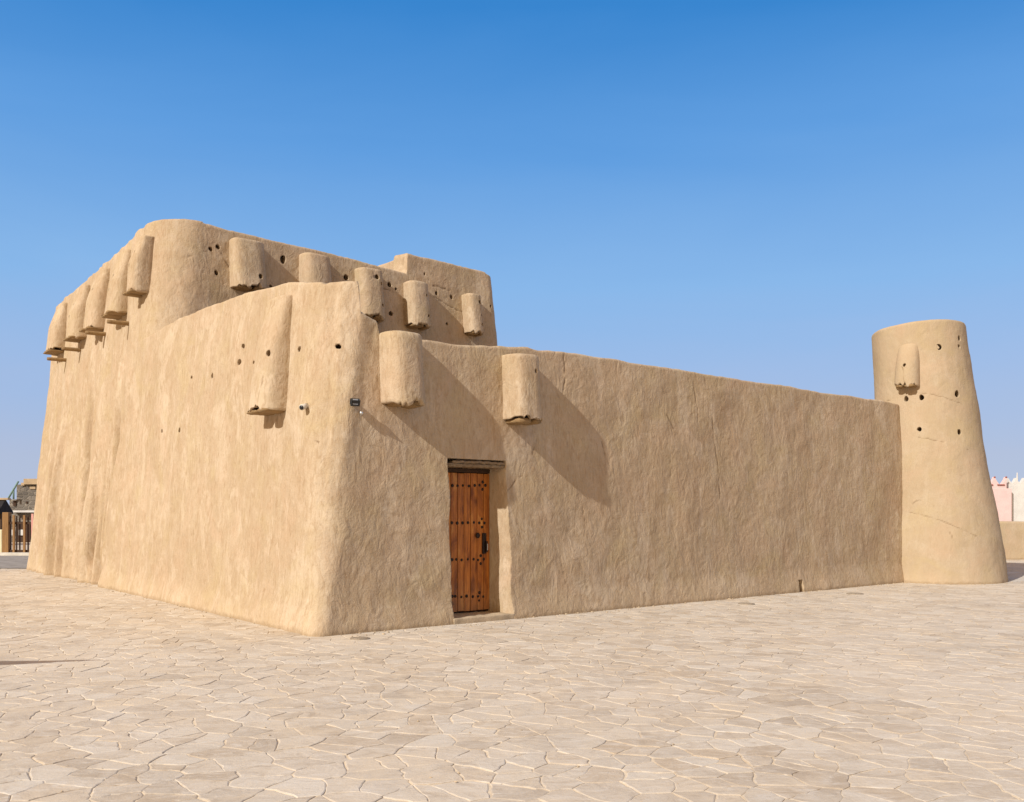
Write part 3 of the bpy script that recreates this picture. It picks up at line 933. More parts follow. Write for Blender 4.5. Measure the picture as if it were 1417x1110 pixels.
projecting_box(t_tow, np.array([p0[0], p0[1], 0]) + n0 * (0.072 * p0[2] - 0.045), ex0, n0, 0.072, p0[2], zt0, 0.56, 0.29, 140, 0.29, e=0.92, dome=0.30, timber=2, overhang=0.0, mat=M_TOWER,
               holes=((0.0, p0[2] + 0.47, .035),), notch=(0.1, 0.06), taper=0.0)

# ================================================================== DOOR
def door():
    f = DOOR_B
    d = bpy.data.objects.new('door', None)
    # leaf of upright planks
    bm = bmesh.new()
    z0, z1 = 0.115, 2.235
    edges = np.linspace(DOOR_A0 + 0.012, DOOR_A1 - 0.012, 9)
    rs = random.Random(5)
    for k in range(8):
        a0, a1 = edges[k] + 0.004, edges[k + 1] - 0.004
        dz = rs.uniform(-.004, .004)
        rnd_box(bm, W((a0 + a1) / 2, f + 0.025 + rs.uniform(-.003, .003), (z0 + z1) / 2), A, B, UP, (a1 - a0) / 2, 0.025, (z1 - z0) / 2 + dz, 0.006)
    bmesh.ops.recalc_face_normals(bm, faces=bm.faces)
    me = bpy.data.meshes.new('door'); bm.to_mesh(me); bm.free()
    o = link_mesh('door', me, M_DOOR, t_enc, smooth=False)
    o['label'] = 'narrow orange brown plank door studded with four rows of dark nails'
    # dark frame behind and around
    bm = bmesh.new()
    rnd_box(bm, W((DOOR_A0 + DOOR_A1) / 2, f + 0.075, 1.17), A, B, UP, (DOOR_A1 - DOOR_A0) / 2 + 0.03, 0.022, 1.2, 0.004)
    rnd_box(bm, W((DOOR_A0 + DOOR_A1) / 2, f + 0.02, 2.275), A, B, UP, (DOOR_A1 - DOOR_A0) / 2 + 0.02, 0.03, 0.03, 0.004)
    bmesh.ops.recalc_face_normals(bm, faces=bm.faces)
    me = bpy.data.meshes.new('door_frame'); bm.to_mesh(me); bm.free()
    link_mesh('door_frame', me, M_DARKWOOD, t_enc, smooth=False)
    # nails: one domed stud, copied
    def dpos(u, v):
        q = ab(hit_plane(u, v, W(0, f - 0.004, 0), B)); return q
    studs = []
    for v in (672, 723.7, 774.6, 825.4):
        for j, u in enumerate((626.3, 633.3, 641, 649.2, 657, 664.2, 671.8)):
            studs.append((u - (v - 672) * 0.018 if j else u - .3, v))
        studs.append((668.2 - (v - 672) * .03, v - 5.0)); studs.append((668.2 - (v - 672) * .03, v + 5.6))
    proto = None
    bm = bmesh.new()
    n = 12; rings = []
    for k in range(5):
        t = k / 4 * math.pi / 2 * 0.98
        rings.append([bm.verts.new(Vector(A * (0.024 * math.cos(t) * math.cos(j / n * 6.2832)) + UP * (0.024 * math.cos(t) * math.sin(j / n * 6.2832)) - B * (0.015 * math.sin(t)))) for j in range(n)])
    for k in range(4):
        for j in range(n): bm.faces.new((rings[k][j], rings[k][(j + 1) % n], rings[k + 1][(j + 1) % n], rings[k + 1][j]))
    bm.faces.new(rings[-1]); bm.faces.new(rings[0][::-1])
    bmesh.ops.recalc_face_normals(bm, faces=bm.faces)
    sm = bpy.data.meshes.new('stud'); bm.to_mesh(sm); bm.free()
    sm.materials.append(M_IRON)
    sm.polygons.foreach_set('use_smooth', [True] * len(sm.polygons))
    oo = origin_of(o)
    for k, (u, v) in enumerate(studs):
        a, b, z = dpos(u, v)
        if proto is None: s = proto = bpy.data.objects.new('stud', sm)
        else: s = proto.copy()
        COL.objects.link(s)
        s.parent = o; s.location = Vector(W(a + random.uniform(-.008, .008), f + 0.001, z + random.uniform(-.010, .010))) - oo; s.scale = [random.uniform(.85, 1.12)] * 3
    # black lock, handle and the round pull beside it
    a, b, z = dpos(669.5, 752)
    bm = bmesh.new()
    rnd_box(bm, W(a, f - 0.012, z), A, B, UP, 0.035, 0.014, 0.16, 0.006)
    rnd_box(bm, W(a + 0.02, f - 0.05, z - 0.05), A, B, UP, 0.016, 0.014, 0.085, 0.008)
    rnd_box(bm, W(a + 0.02, f - 0.03, z + 0.02), A, B, UP, 0.012, 0.03, 0.012, 0.004)
    rnd_box(bm, W(a + 0.02, f - 0.03, z - 0.12), A, B, UP, 0.012, 0.03, 0.012, 0.004)
    bmesh.ops.recalc_face_normals(bm, faces=bm.faces)
    me = bpy.data.meshes.new('handle'); bm.to_mesh(me); bm.free()
    link_mesh('handle', me, M_IRON, o, smooth=False)
    bm = bmesh.new()
    rnd_box(bm, W(a + 0.028, f - 0.066, z - 0.055), A, B, UP, 0.008, 0.003, 0.05, 0.002)
    bmesh.ops.recalc_face_normals(bm, faces=bm.faces)
    me = bpy.data.meshes.new('lock_plate'); bm.to_mesh(me); bm.free()
    link_mesh('lock_plate', me, M_STEEL, o, smooth=False)
    a, b, z = dpos(660.5, 741)
    bm = bmesh.new()
    mt = Matrix.Translation(Vector(W(a, f - 0.02, z))) @ Matrix(((A[0], B[0], 0, 0), (A[1], B[1], 0, 0), (0, 0, 1, 0), (0, 0, 0, 1)))
    bmesh.ops.create_uvsphere(bm, u_segments=14, v_segments=10, radius=0.042, matrix=mt @ Matrix.Diagonal((1, 0.55, 1, 1)))
    me = bpy.data.meshes.new('knob'); bm.to_mesh(me); bm.free()
    link_mesh('knob', me, M_IRON, o)

M_DOOR = None
def door_material():
    m, nt, bs = newmat('varnished_planks'); g = N(nt)
    tc = g.node('ShaderNodeTexCoord').outputs['Object']
    # rotate into the door's own frame so that the planks differ
    r = g.mapping(tc, (1, 1, 1), (0, 0, -math.atan2(A[1], A[0])))
    sx = g.node('ShaderNodeSeparateXYZ'); nt.links.new(r, sx.inputs[0])
    plank = g.math('FLOOR', g.math('MULTIPLY', g.math('ADD', sx.outputs[0], 0.508), 8 / 1.016))
    wn = g.node('ShaderNodeTexWhiteNoise', noise_dimensions='1D'); nt.links.new(plank, wn.inputs['W'])
    off = g.node('ShaderNodeCombineXYZ'); g.put(off.inputs[2], g.math('MULTIPLY', wn.outputs['Value'], 9.0)); g.put(off.inputs[0], g.math('MULTIPLY', wn.outputs['Value'], 3.0))
    ad = g.node('ShaderNodeVectorMath', operation='ADD'); nt.links.new(r, ad.inputs[0]); nt.links.new(off.outputs[0], ad.inputs[1])
    gr = g.noise(g.mapping(ad.outputs[0], (34, 34, 1.5)), 1.0, 6, 0.65, 1.0)
    bl = g.noise(g.mapping(ad.outputs[0], (5, 5, 1.6)), 1.0, 4, 0.6, 0.8)
    knot = g.noise(g.mapping(ad.outputs[0], (9, 9, 4)), 1.0, 2, 0.5, 0.2)
    col = g.mix(g.ramp(gr, 0.3, 0.7), (0.18, 0.042, 0.006), (0.68, 0.25, 0.034))
    col = g.mix(g.ramp(wn.outputs['Value'], 0, 1, 0, 0.5), col, (0.33, 0.105, 0.018))
    col = g.mix(g.ramp(bl, 0.5, 0.66, 0, 0.85), col, (0.12, 0.030, 0.006))
    col = g.mix(g.ramp(bl, 0.44, 0.25, 0, 0.7), col, (0.72, 0.36, 0.09))
    col = g.mix(g.ramp(knot, 0.72, 0.80, 0, 0.8), col, (0.05, 0.018, 0.008))
    pz = g.node('ShaderNodeSeparateXYZ'); nt.links.new(tc, pz.inputs[0])
    dz_ = g.math('ADD', pz.outputs[2], g.math('MULTIPLY', g.noise(tc, 5.0, 4), -0.5))
    col = g.mix(g.ramp(dz_, -0.25, 0.25, 0.3, 0.0), col, (0.40, 0.27, 0.15))
    nt.links.new(col, bs.inputs['Base Color'])
    bs.inputs['Roughness'].default_value = 0.5; bs.inputs['Specular IOR Level'].default_value = 0.35
    nt.links.new(g.bump(gr, 0.5, 0.004), bs.inputs['Normal'])
    return m
M_DOOR = door_material()
M_DARKWOOD = wood_material('dark_timber', (0.03, 0.015, 0.008), (0.05, 0.025, 0.012), (0.08, 0.04, 0.02), 0)
M_IRON = plain_material('black_iron', (0.030, 0.017, 0.012), 0.6, 0.4, 30, 0.4, 0.001, 0.5)
M_STEEL = plain_material('bright_steel', (0.62, 0.62, 0.60), 0.35, 0.15, 30, 0.8, 0.0005, 0.5)
door()

# lintel: weathered split log over the doorway
def lintel():
    bm = bmesh.new()
    rs = random.Random(4)
    for (a0, a1, b0, b1, zc, hz) in ((DOOR_A0 - 0.05, DOOR_A1 + 0.05, FB + 0.135, DOOR_B + 0.10, DOOR_Z1 + 0.030, 0.028), (DOOR_A0 + 0.06, DOOR_A1 + 0.06, FB + 0.115, FB + 0.30, DOOR_Z1 + 0.075, 0.020)):
        n = 26; ring = []
        for k in range(n):
            a = a0 + (a1 - a0) * k / (n - 1)
            j1, j2 = rs.uniform(-.008, .008), rs.uniform(-.007, .007)
            e = 0.016 if k in (0, n - 1) else 0
            pts = [(b0 + .012 + j1 + e, zc - hz + j2 + e), (b0 + j1 + e, zc - hz * .3 + e * .5), (b0 + .004 + j1 + e, zc + hz * .5), (b0 + .022 + e, zc + hz + j2 - e), (b1 - .01, zc + hz - e), (b1, zc), (b1 - .01, zc - hz + j2 + e)]
            ring.append([bm.verts.new(W(a, b, z)) for b, z in pts])
        m = 7
        for k in range(n - 1):
            for j in range(m): bm.faces.new((ring[k][j], ring[k][(j + 1) % m], ring[k + 1][(j + 1) % m], ring[k + 1][j]))
        bm.faces.new(ring[0]); bm.faces.new(ring[-1])
    bmesh.ops.recalc_face_normals(bm, faces=bm.faces)
    me = bpy.data.meshes.new('lintel'); bm.to_mesh(me); bm.free()
    ang = math.atan2(A[1], A[0])
    o = link_mesh('lintel', me, M_LINTEL, t_enc, smooth=False)
lintel()
# threshold step
bm = bmesh.new()
rnd_box(bm, W((DOOR_A0 + DOOR_A1) / 2 + 0.02, FB + 0.27, 0.02), A, B, UP, (DOOR_A1 - DOOR_A0) / 2 + 0.07, 0.33, 0.065, 0.018)
bmesh.ops.subdivide_edges(bm, edges=[e for e in bm.edges if e.calc_length() > 0.3], cuts=20, use_grid_fill=True)
bmesh.ops.recalc_face_normals(bm, faces=bm.faces); bm.normal_update()
co = np.array([v.co for v in bm.verts]); nn = np.array([v.normal for v in bm.verts])
co = co + nn * (0.010 * fbm(co / 0.12, 3, 8))[:, None]
for v, c in zip(bm.verts, co): v.co = c
me = bpy.data.meshes.new('doorstep'); bm.to_mesh(me); bm.free()
M_STEP = plain_material('worn_stone', (0.47, 0.37, 0.25), 0.9, 0.3, 5, 0, 0.01, 0.1)
link_mesh('doorstep', me, M_STEP, t_enc)

# ================================================================== CAMERA AND FLOODLIGHT ON THE CORNER
def cyl(bm, p0, p1, r0, r1, n=16, cap=True):
    p0, p1 = Vector(p0), Vector(p1); d = (p1 - p0).normalized()
    s = d.orthogonal().normalized(); t = d.cross(s)
    a = [bm.verts.new(p0 + (s * math.cos(k / n * 6.28318) + t * math.sin(k / n * 6.28318)) * r0) for k in range(n)]
    b = [bm.verts.new(p1 + (s * math.cos(k / n * 6.28318) + t * math.sin(k / n * 6.28318)) * r1) for k in range(n)]
    for k in range(n): bm.faces.new((a[k], a[(k + 1) % n], b[(k + 1) % n], b[k]))
    if cap: bm.faces.new(a[::-1]); bm.faces.new(b)

def bm_obj(name, bm, mat, parent=None, smooth=False, loc=None):
    bmesh.ops.recalc_face_normals(bm, faces=bm.faces)
    me = bpy.data.meshes.new(name); bm.to_mesh(me); bm.free()
    return link_mesh(name, me, mat, parent, smooth, loc)

M_WHITEMETAL = plain_material('white_painted_metal', (0.60, 0.55, 0.46), 0.4, 0.1, 20, 0, 0.0005, 0.4)
M_BLACK = plain_material('black_plastic', (0.02, 0.02, 0.022), 0.35, 0.2, 20, 0, 0.0005, 0.4)
M_GREYMETAL = plain_material('grey_cast_metal', (0.05, 0.055, 0.06), 0.45, 0.25, 20, 0.3, 0.001, 0.4)

p = hit_left(431, 562)
nl = -A
t = empty('security_camera', p, 'small pale security camera mounted on the sunlit side of the rounded corner', 'camera')
bm = bmesh.new(); cyl(bm, p - nl * 0.06, p + nl * 0.03, 0.045, 0.040, 20); bm_obj('mount', bm, M_WHITEMETAL, t, True)
bm = bmesh.new(); cyl(bm, p + nl * 0.03, p + nl * 0.10 - UP * 0.01, 0.022, 0.022, 12); bm_obj('arm', bm, M_WHITEMETAL, t, True)
fw = (nl * 0.75 - B * 0.45 - UP * 0.28); fw = fw / np.linalg.norm(fw)
c = p + nl * 0.105 - UP * 0.012
bm = bmesh.new(); cyl(bm, c - fw * 0.06, c + fw * 0.075, 0.036, 0.041, 20); bm_obj('housing', bm, M_WHITEMETAL, t, True)
bm = bmesh.new(); cyl(bm, c + fw * 0.071, c + fw * 0.081, 0.033, 0.031, 20); bm_obj('lens', bm, M_BLACK, t, True)

p = hit_front(490, 557, 0.05)
nf = (-B * 0.9 - A * 0.25); nf = nf / np.linalg.norm(nf); sd = np.cross(nf, UP)
t = empty('floodlight', p, 'small black floodlight bracketed to the shaded side of the rounded corner', 'light')
bm = bmesh.new(); rnd_box(bm, p + nf * 0.02, sd, nf, UP, 0.03, 0.06, 0.03, 0.005); bm_obj('bracket', bm, M_STEEL, t)
c = p + nf * 0.055 - UP * 0.005
tl = nf * 0.85 - UP * 0.5; tl = tl / np.linalg.norm(tl); tu = np.cross(sd, tl)
bm = bmesh.new(); rnd_box(bm, c, sd, tl, tu, 0.055, 0.028, 0.036, 0.009); bm_obj('housing', bm, M_GREYMETAL, t)
bm = bmesh.new(); rnd_box(bm, c + tl * 0.029, sd, tl, tu, 0.045, 0.004, 0.028, 0.002); bm_obj('glass', bm, M_BLACK, t)
p = hit_front(499, 571, 0.03)
t2 = empty('wall_sensor', p, 'tiny silver sensor on a short stem just below the black floodlight', 'sensor')
bm = bmesh.new(); cyl(bm, p - nf * 0.05, p + nf * 0.04, 0.014, 0.016, 12); bm_obj('stem', bm, M_GREYMETAL, t2, True)
bm = bmesh.new(); bmesh.ops.create_uvsphere(bm, u_segments=16, v_segments=10, radius=0.028, matrix=Matrix.Translation(Vector(p + nf * 0.045 - UP * 0.01))); bm_obj('head', bm, M_STEEL, t2, True)

# ================================================================== GROUND AND PAVING
M_GROUND = ground_material(); M_PAVE = paving_material()
def ground():
    # one sheet to the horizon, finer in the middle
    bm = bmesh.new()
    xs = [-6000, -1500, -400, -120, -60, -30, -15, 0, 15, 30, 60, 120, 400, 1500, 6000]
    ys = [-3000, -400, -60, -10, 0, 10, 20, 30, 40, 60, 100, 200, 500, 1500, 8000]
    g = [[bm.verts.new((x, y, -0.0055)) for x in xs] for y in ys]
    for i in range(len(ys) - 1):
        for j in range(len(xs) - 1): bm.faces.new((g[i][j], g[i][j + 1], g[i + 1][j + 1], g[i + 1][j]))
    o = bm_obj('ground', bm, M_GROUND, loc=(0, 0, -0.0055))
    o['kind'] = 'structure'
ground()

def inside_fort(a, b):
    return (0.75 < a < 15.5 and 0.75 < b < 18) 

def paving():
    rs = np.random.RandomState(11)
    # lattice aligned with the courses: rows run roughly along -b
    th = R(-58)
    c_, s_ = math.cos(th), math.sin(th)
    cu, cv = 0.265, 0.170        # mean stone, along and across its course
    U0, U1 = -105, 105; V0, V1 = -180, 180
    pts = {}
    nu, nv = U1 - U0, V1 - V0
    ju = rs.uniform(-0.46, 0.46, (nu, nv)); jv = rs.uniform(-0.38, 0.38, (nu, nv)); keep_ = rs.uniform(0, 1, (nu, nv)) > 0.30
    rowoff = rs.uniform(0, 1, nv)
    def to_xy(p, q):
        x = p * c_ - q * s_; y = p * s_ + q * c_
        return x, y + 18.0
    site = np.zeros((nu, nv, 2))
    for j in range(nv):
        site[:, j, 0] = (np.arange(U0, U1) + rowoff[j] + ju[:, j]) * cu
        site[:, j, 1] = (V0 + j + jv[:, j]) * cv
    verts, faces, tone, hue = [], [], [], []
    def clip(poly, px, py, nx, ny):
        # keep the side where (x - p) . n <= 0
        out = []
        m = len(poly)
        d = [(x - px) * nx + (y - py) * ny for x, y in poly]
        for k in range(m):
            a, b = poly[k], poly[(k + 1) % m]
            da, db = d[k], d[(k + 1) % m]
            if da <= 0: out.append(a)
            if (da <= 0) != (db <= 0):
                t = da / (da - db)
                out.append((a[0] + (b[0] - a[0]) * t, a[1] + (b[1] - a[1]) * t))
        return out
    polys = []
    for i in range(3, nu - 3):
        for j in range(3, nv - 3):
            if not keep_[i, j]: continue
            sx, sy = site[i, j]
            X, Y = to_xy(sx, sy)
            if not (3.3 < Y < 36.0) or abs(X) > 0.66 * Y + 3.0: continue
            qa, qb = (np.array([X, Y, 0]) - O) @ A, (np.array([X, Y, 0]) - O) @ B
            if inside_fort(qa, qb): continue
            if X > 18 + 3 and Y > 33.5: continue
            gap = 0.002 + 0.0075 * rs.rand() * rs.rand()
            poly = [(sx - 1, sy - 1), (sx + 1, sy - 1), (sx + 1, sy + 1), (sx - 1, sy + 1)]
            for di in range(-3, 4):
                for dj in range(-3, 4):
                    if (di or dj) and keep_[i + di, j + dj]:
                        tx, ty = site[i + di, j + dj]
                        nx, ny = tx - sx, ty - sy
                        L = math.hypot(nx, ny)
                        if L > 1.9 or L < 1e-6: continue
                        nx /= L; ny /= L
                        poly = clip(poly, sx + nx * (L / 2 - gap), sy + ny * (L / 2 - gap), nx, ny)
                        if len(poly) < 3: break
                if len(poly) < 3: break
            if len(poly) < 3: continue
            near = Y < 20
            step = 0.05 if Y < 11 else (0.09 if Y < 18 else 0.2)
            ring = []
            m = len(poly)
            for k in range(m):
                a, b = poly[k], poly[(k + 1) % m]
                L = math.hypot(b[0] - a[0], b[1] - a[1])
                if L < 0.004: continue
                n = max(1, int(L / step))
                for q in range(n): ring.append((a[0] + (b[0] - a[0]) * q / n, a[1] + (b[1] - a[1]) * q / n))
            if len(ring) < 3: continue
            polys.append((sx, sy, X, Y, ring))
    # wander the edges with one shared noise so that joints keep their width
    tot = [p for q in polys for p in q[4]]
    arr = np.array(tot)
    q3 = np.concatenate([arr, np.zeros((len(arr), 1))], 1)
    wx = 0.030 * noise(q3 * 4.2, 201) + 0.010 * noise(q3 * 17, 203); wy = 0.030 * noise(q3 * 4.2, 202) + 0.010 * noise(q3 * 17, 204)
    # each stone chips its own edge a little
    wx = wx + rs.uniform(-.007, .007, len(arr)); wy = wy + rs.uniform(-.006, .006, len(arr))
    arr = arr + np.stack([wx, wy], 1)
    k0 = 0
    V, Fc, TN, HU = [], [], [], []
    base = 0
    for (sx, sy, X, Y, ring) in polys:
        n = len(ring)
        r = arr[k0:k0 + n]; k0 += n
        c = r.mean(0)
        dz = rs.uniform(-0.0022, 0.0022); tx, ty = rs.uniform(-0.010, 0.010, 2)
        t_ = float(np.clip(rs.normal(0.48, 0.34), 0, 1)); h_ = float(np.clip(rs.normal(0.3, 0.38), 0, 1))
        rad = np.linalg.norm(r - c, axis=1, keepdims=True) + 1e-6
        inner = c + (r - c) * np.clip(1 - 0.008 / rad, 0.3, 1)
        zt = dz + (inner - c) @ np.array([tx, ty])
        for lvl, (pp, zz) in enumerate(((inner, zt), (r, zt - 0.0028), (r, np.full(n, -0.03)))):
            x = pp[:, 0] * c_ - pp[:, 1] * s_; y = pp[:, 0] * s_ + pp[:, 1] * c_ + 18.0
            V.append(np.stack([x, y, zz], 1))
        TN += [t_] * (3 * n); HU += [h_] * (3 * n)
        Fc.append(list(range(base, base + n)))
        for lv in (0, 1):
            for k in range(n):
                k2 = (k + 1) % n
                Fc.append([base + lv * n + k, base + (lv + 1) * n + k, base + (lv + 1) * n + k2, base + lv * n + k2])
        base += 3 * n
    V = np.concatenate(V)
    me = bpy.data.meshes.new('paving')
    me.from_pydata(V.tolist(), [], Fc)
    set_attr(me, 'tone', TN); set_attr(me, 'hue', HU)
    me.materials.append(M_PAVE)
    o = bpy.data.objects.new('paving', me); COL.objects.link(o)
    o['kind'] = 'structure'
    return len(polys), len(V)
print('PAVING', paving())

# grey sheet laid on the ground beyond the fort's far corner
M_GREYSTRIP = plain_material('grey_ground', (0.30, 0.275, 0.25), 0.9, 0.35, 3, 0, 0.02, 0.15)
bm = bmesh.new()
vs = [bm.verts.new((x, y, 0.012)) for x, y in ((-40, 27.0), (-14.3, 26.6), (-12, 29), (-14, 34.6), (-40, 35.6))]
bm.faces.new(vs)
o = bm_obj('grey_strip', bm, M_GREYSTRIP); o['kind'] = 'structure'
M_KERB = plain_material('pale_kerb_stone', (0.62, 0.58, 0.50), 0.85, 0.2, 4, 0, 0.01, 0.15)
bm = bmesh.new()
rnd_box(bm, np.array([-27, 35.28, 0.05]), np.array([1, -0.038, 0]), np.array([0.038, 1, 0]), UP, 13, 0.12, 0.07, 0.01)
o = bm_obj('kerb', bm, M_KERB); o['kind'] = 'structure'

# covers set in the paving
M_LID = plain_material('dull_iron_lid', (0.34, 0.28, 0.21), 0.7, 0.3, 12, 0.2, 0.003, 0.3)
for (u, v, rx, lab) in ((498, 884, 0.13, 'small round brownish drain cover in the paving by the near corner of the fort'),
                        (1033, 836, 0.15, 'dull drain cover in the paving before the long wall, left of the drain slot'),
                        (1183, 822, 0.17, 'dull drain cover in the paving nearest the round tower')):
    d = ray(u, v); pt = CAM + d * ((0 - EYE) / d[2])
    bm = bmesh.new(); cyl(bm, pt - UP * 0.02, pt + UP * 0.012, rx, rx * 0.97, 28)
    cyl(bm, pt + UP * 0.0121, pt + UP * 0.016, rx * 0.8, rx * 0.78, 28)
    o = bm_obj('drain_cover', bm, M_LID, smooth=False)
    tag(o, lab, 'drain cover', 'covers set in the paving')

# crumbled plaster and grit lying along the foot of the walls
def grit():
    rs = random.Random(21); bm = bmesh.new()
    def lump(pt, r):
        m = Matrix.Translation(Vector(pt)) @ Matrix.Rotation(rs.uniform(0, 6), 4, 'Z') @ Matrix.Diagonal((rs.uniform(.7, 1.4), rs.uniform(.7, 1.2), rs.uniform(.4, .8), 1))
        vs = bmesh.ops.create_icosphere(bm, subdivisions=1, radius=r, matrix=m)['verts']
        for v in vs: v.co += Vector((rs.uniform(-.2, .2), rs.uniform(-.2, .2), rs.uniform(-.2, .2))) * r
    for k in range(420):
        t = rs.random()
        r = 0.006 + 0.016 * rs.random() ** 3
        off = 0.02 + 0.30 * rs.random() ** 3
        if k % 5 < 3:
            a = 0.2 + 15 * t
            if DOOR_A0 - .1 < a < DOOR_A1 + .1: off += 0.18
            lump(W(a, FB - 0.05 - off, 0.004), r)
        elif k % 5 == 3: lump(W(LA - 0.08 - off, 0.2 + 17.5 * t, 0.004), r)
        else:
            q = math.radians(-170 + 150 * t); lump(TC + np.array([math.cos(q), math.sin(q), 0]) * (1.69 + off) + UP * 0.004, r)
    for k in range(160):
        y = 4.5 + 16 * rs.random() ** 1.5; x = rs.uniform(-.62, .62) * y
        q = ab(np.array([x, y, 0.]))
        if q[0] > -.1 and q[1] > -.3: continue
        lump((x, y, 0.004), 0.004 + 0.007 * rs.random() ** 2)
    o = bm_obj('grit', bm, M_STEP); o['kind'] = 'stuff'
    return o
tag(grit(), 'crumbs of mud plaster and grit along the foot of the walls', 'grit')

# ================================================================== BEYOND THE TOWER
def wall_box(name, x0, x1, y0, y1, z0, z1, mat, parent=None, bev=0.02, relief=0.0, cut=0.3):
    bm = bmesh.new()
    rnd_box(bm, np.array([(x0 + x1) / 2, (y0 + y1) / 2, (z0 + z1) / 2]), np.array([1., 0, 0]), np.array([0, 1., 0]), UP, (x1 - x0) / 2, (y1 - y0) / 2, (z1 - z0) / 2, bev)
    if relief:
        bmesh.ops.subdivide_edges(bm, edges=[e for e in bm.edges if e.calc_length() > 0.5], cuts=40, use_grid_fill=True)
        bmesh.ops.recalc_face_normals(bm, faces=bm.faces); bm.normal_update()
        co = np.array([v.co for v in bm.verts]); nn = np.array([v.normal for v in bm.verts])
        co = co + nn * (relief * fbm(co / 0.8, 3, 18))[:, None]
        for v, c in zip(bm.verts, co): v.co = c
    return bm_obj(name, bm, mat, parent, smooth=relief > 0)
o = wall_box('boundary_wall', 13.5, 34, 32.0, 32.4, -0.1, 1.35, M_TOWER, None, 0.05, 0.03)
tag(o, 'low tan boundary wall beyond the round tower, in front of the pink house', 'wall')

def crenel_profile(x0, x1, n, zb, zv, zp):
    """horned battlements: scooped valleys between upright tips"""
    pts = [(x0, zb)]
    w = (x1 - x0) / n
    for k in range(n):
        c = x0 + (k + .5) * w
        for q in range(17):
            t = q / 16 * 2 - 1
            x = c + t * w / 2
            e = 1 - abs(t)
            z = zv + (zp - zv) * max(0.0, 1 - (e / 0.95) ** 0.75) if e > 0 else zp
            pts.append((x, z))
    pts.append((x1, zb))
    return pts
def extrude_profile(pts, y0, y1):
    bm = bmesh.new()
    # drop doubled points
    q = [pts[0]]
    for p_ in pts[1:]:
        if abs(p_[0] - q[-1][0]) + abs(p_[1] - q[-1][1]) > 1e-5: q.append(p_)
    a = [bm.verts.new((x, y0, z)) for x, z in q]; b = [bm.verts.new((x, y1, z)) for x, z in q]
    bm.faces.new(a); bm.faces.new(b[::-1])
    for k in range(len(q)): bm.faces.new((a[k], b[k], b[(k + 1) % len(q)], a[(k + 1) % len(q)]))
    return bm
M_PINK = plain_material('pink_limewash', (0.70, 0.50, 0.475), 0.9, 0.10, 2, 0, 0.01, 0.1)
M_WHITE = plain_material('white_limewash', (0.62, 0.60, 0.56), 0.9, 0.12, 2, 0, 0.01, 0.1)
M_REDTRIM = plain_material('dark_red_paint', (0.30, 0.09, 0.07), 0.7, 0.3, 8, 0, 0.003, 0.2)
def X60(u): return (u - 708.5) / F * 60.0
def Z60(v): return EYE - (v - HZ) * 60.0 / F
xs = X60(1400)
t = empty('pink_house', (xs - 4, 60, 0), 'pale pink house with horned battlements beyond the round tower', 'house')
wall_box('wall_face', xs - 9, xs, 60, 66, -0.1, Z60(676), M_PINK, t)
wd = X60(1393) - X60(1377)
nb = 11
xe = X60(1393) + wd * 0.42
bm = extrude_profile(crenel_profile(X60(1393) - wd * (nb - 1), X60(1393) + 0.001, nb - 1, Z60(676), Z60(672), Z60(660)), 60.02, 60.35)
o = bm_obj('battlement', bm, M_PINK, t)
for k in range(4):
    xk = X60(1393) - wd * k
    bm = bmesh.new(); bmesh.ops.create_icosphere(bm, subdivisions=2, radius=0.065, matrix=Matrix.Translation((xk, 60.05, Z60(660.5))))
    bm_obj('finial', bm, M_REDTRIM, t, True)
    bm = bmesh.new(); rnd_box(bm, np.array([xk - wd * .5, 59.99, Z60(671)]), np.array([1., 0, 0]), np.array([0, 1., 0]), UP, 0.24, 0.04, 0.035, 0.015)
    bm_obj('trim', bm, M_REDTRIM, t)
bm = bmesh.new(); rnd_box(bm, np.array([X60(1372), 59.97, Z60(692)]), np.array([1., 0, 0]), np.array([0, 1., 0]), UP, 0.10, 0.05, 0.14, 0.02); bm_obj('water_spout', bm, M_REDTRIM, t)
t = empty('white_house', (xs + 4, 60.5, 0), 'off white house with spiky battlements at the right edge, next to the pink house', 'house')
wall_box('wall_face', xs + 0.02, xs + 12, 60.4, 66, -0.1, Z60(671), M_WHITE, t)
wd2 = X60(1415) - X60(1404)
bm = extrude_profile(crenel_profile(xs + 0.02, xs + 0.02 + wd2 * 12, 12, Z60(671), Z60(669), Z60(661)), 60.42, 60.75)
bm_obj('battlement', bm, M_WHITE, t)
bm = bmesh.new(); cyl(bm, (X60(1414.5), 60.6, Z60(664)), (X60(1414.5), 60.6, Z60(653.5)), 0.06, 0.03, 10); bm_obj('spire', bm, M_WHITE, t)

# ================================================================== BEYOND THE KEEP, LEFT EDGE
M_GATEWOOD = wood_material('brown_gate_timber', (0.13, 0.06, 0.02), (0.27, 0.145, 0.05), (0.36, 0.20, 0.075), 2, 0.7)
M_CREAM = plain_material('cream_plaster', (0.66, 0.60, 0.42), 0.9, 0.12, 3, 0, 0.01, 0.1)
M_DARKROOF = plain_material('dark_thatch', (0.035, 0.032, 0.033), 0.9, 0.4, 5, 0, 0.03, 0.1)
M_RUBBLE = stonework_material('grey_rubble_stone', (0.10, 0.085, 0.07), (0.24, 0.205, 0.165), (0.30, 0.26, 0.20), 3.2)
M_CAP = plain_material('tan_coping', (0.46, 0.34, 0.21), 0.9, 0.2, 3, 0, 0.01, 0.1)
M_GREEN = plain_material('green_patina', (0.16, 0.25, 0.20), 0.6, 0.2, 6, 0, 0.003, 0.3)
M_ROSE = plain_material('rose_paint', (0.66, 0.33, 0.28), 0.8, 0.2, 5, 0, 0.005, 0.2)
EX, EY = np.array([1., 0, 0]), np.array([0, 1., 0])
YG = 36.0
def XL(u, Y): return (u - 708.5) / F * Y
def ZL(v, Y): return EYE - (v - HZ) * Y / F
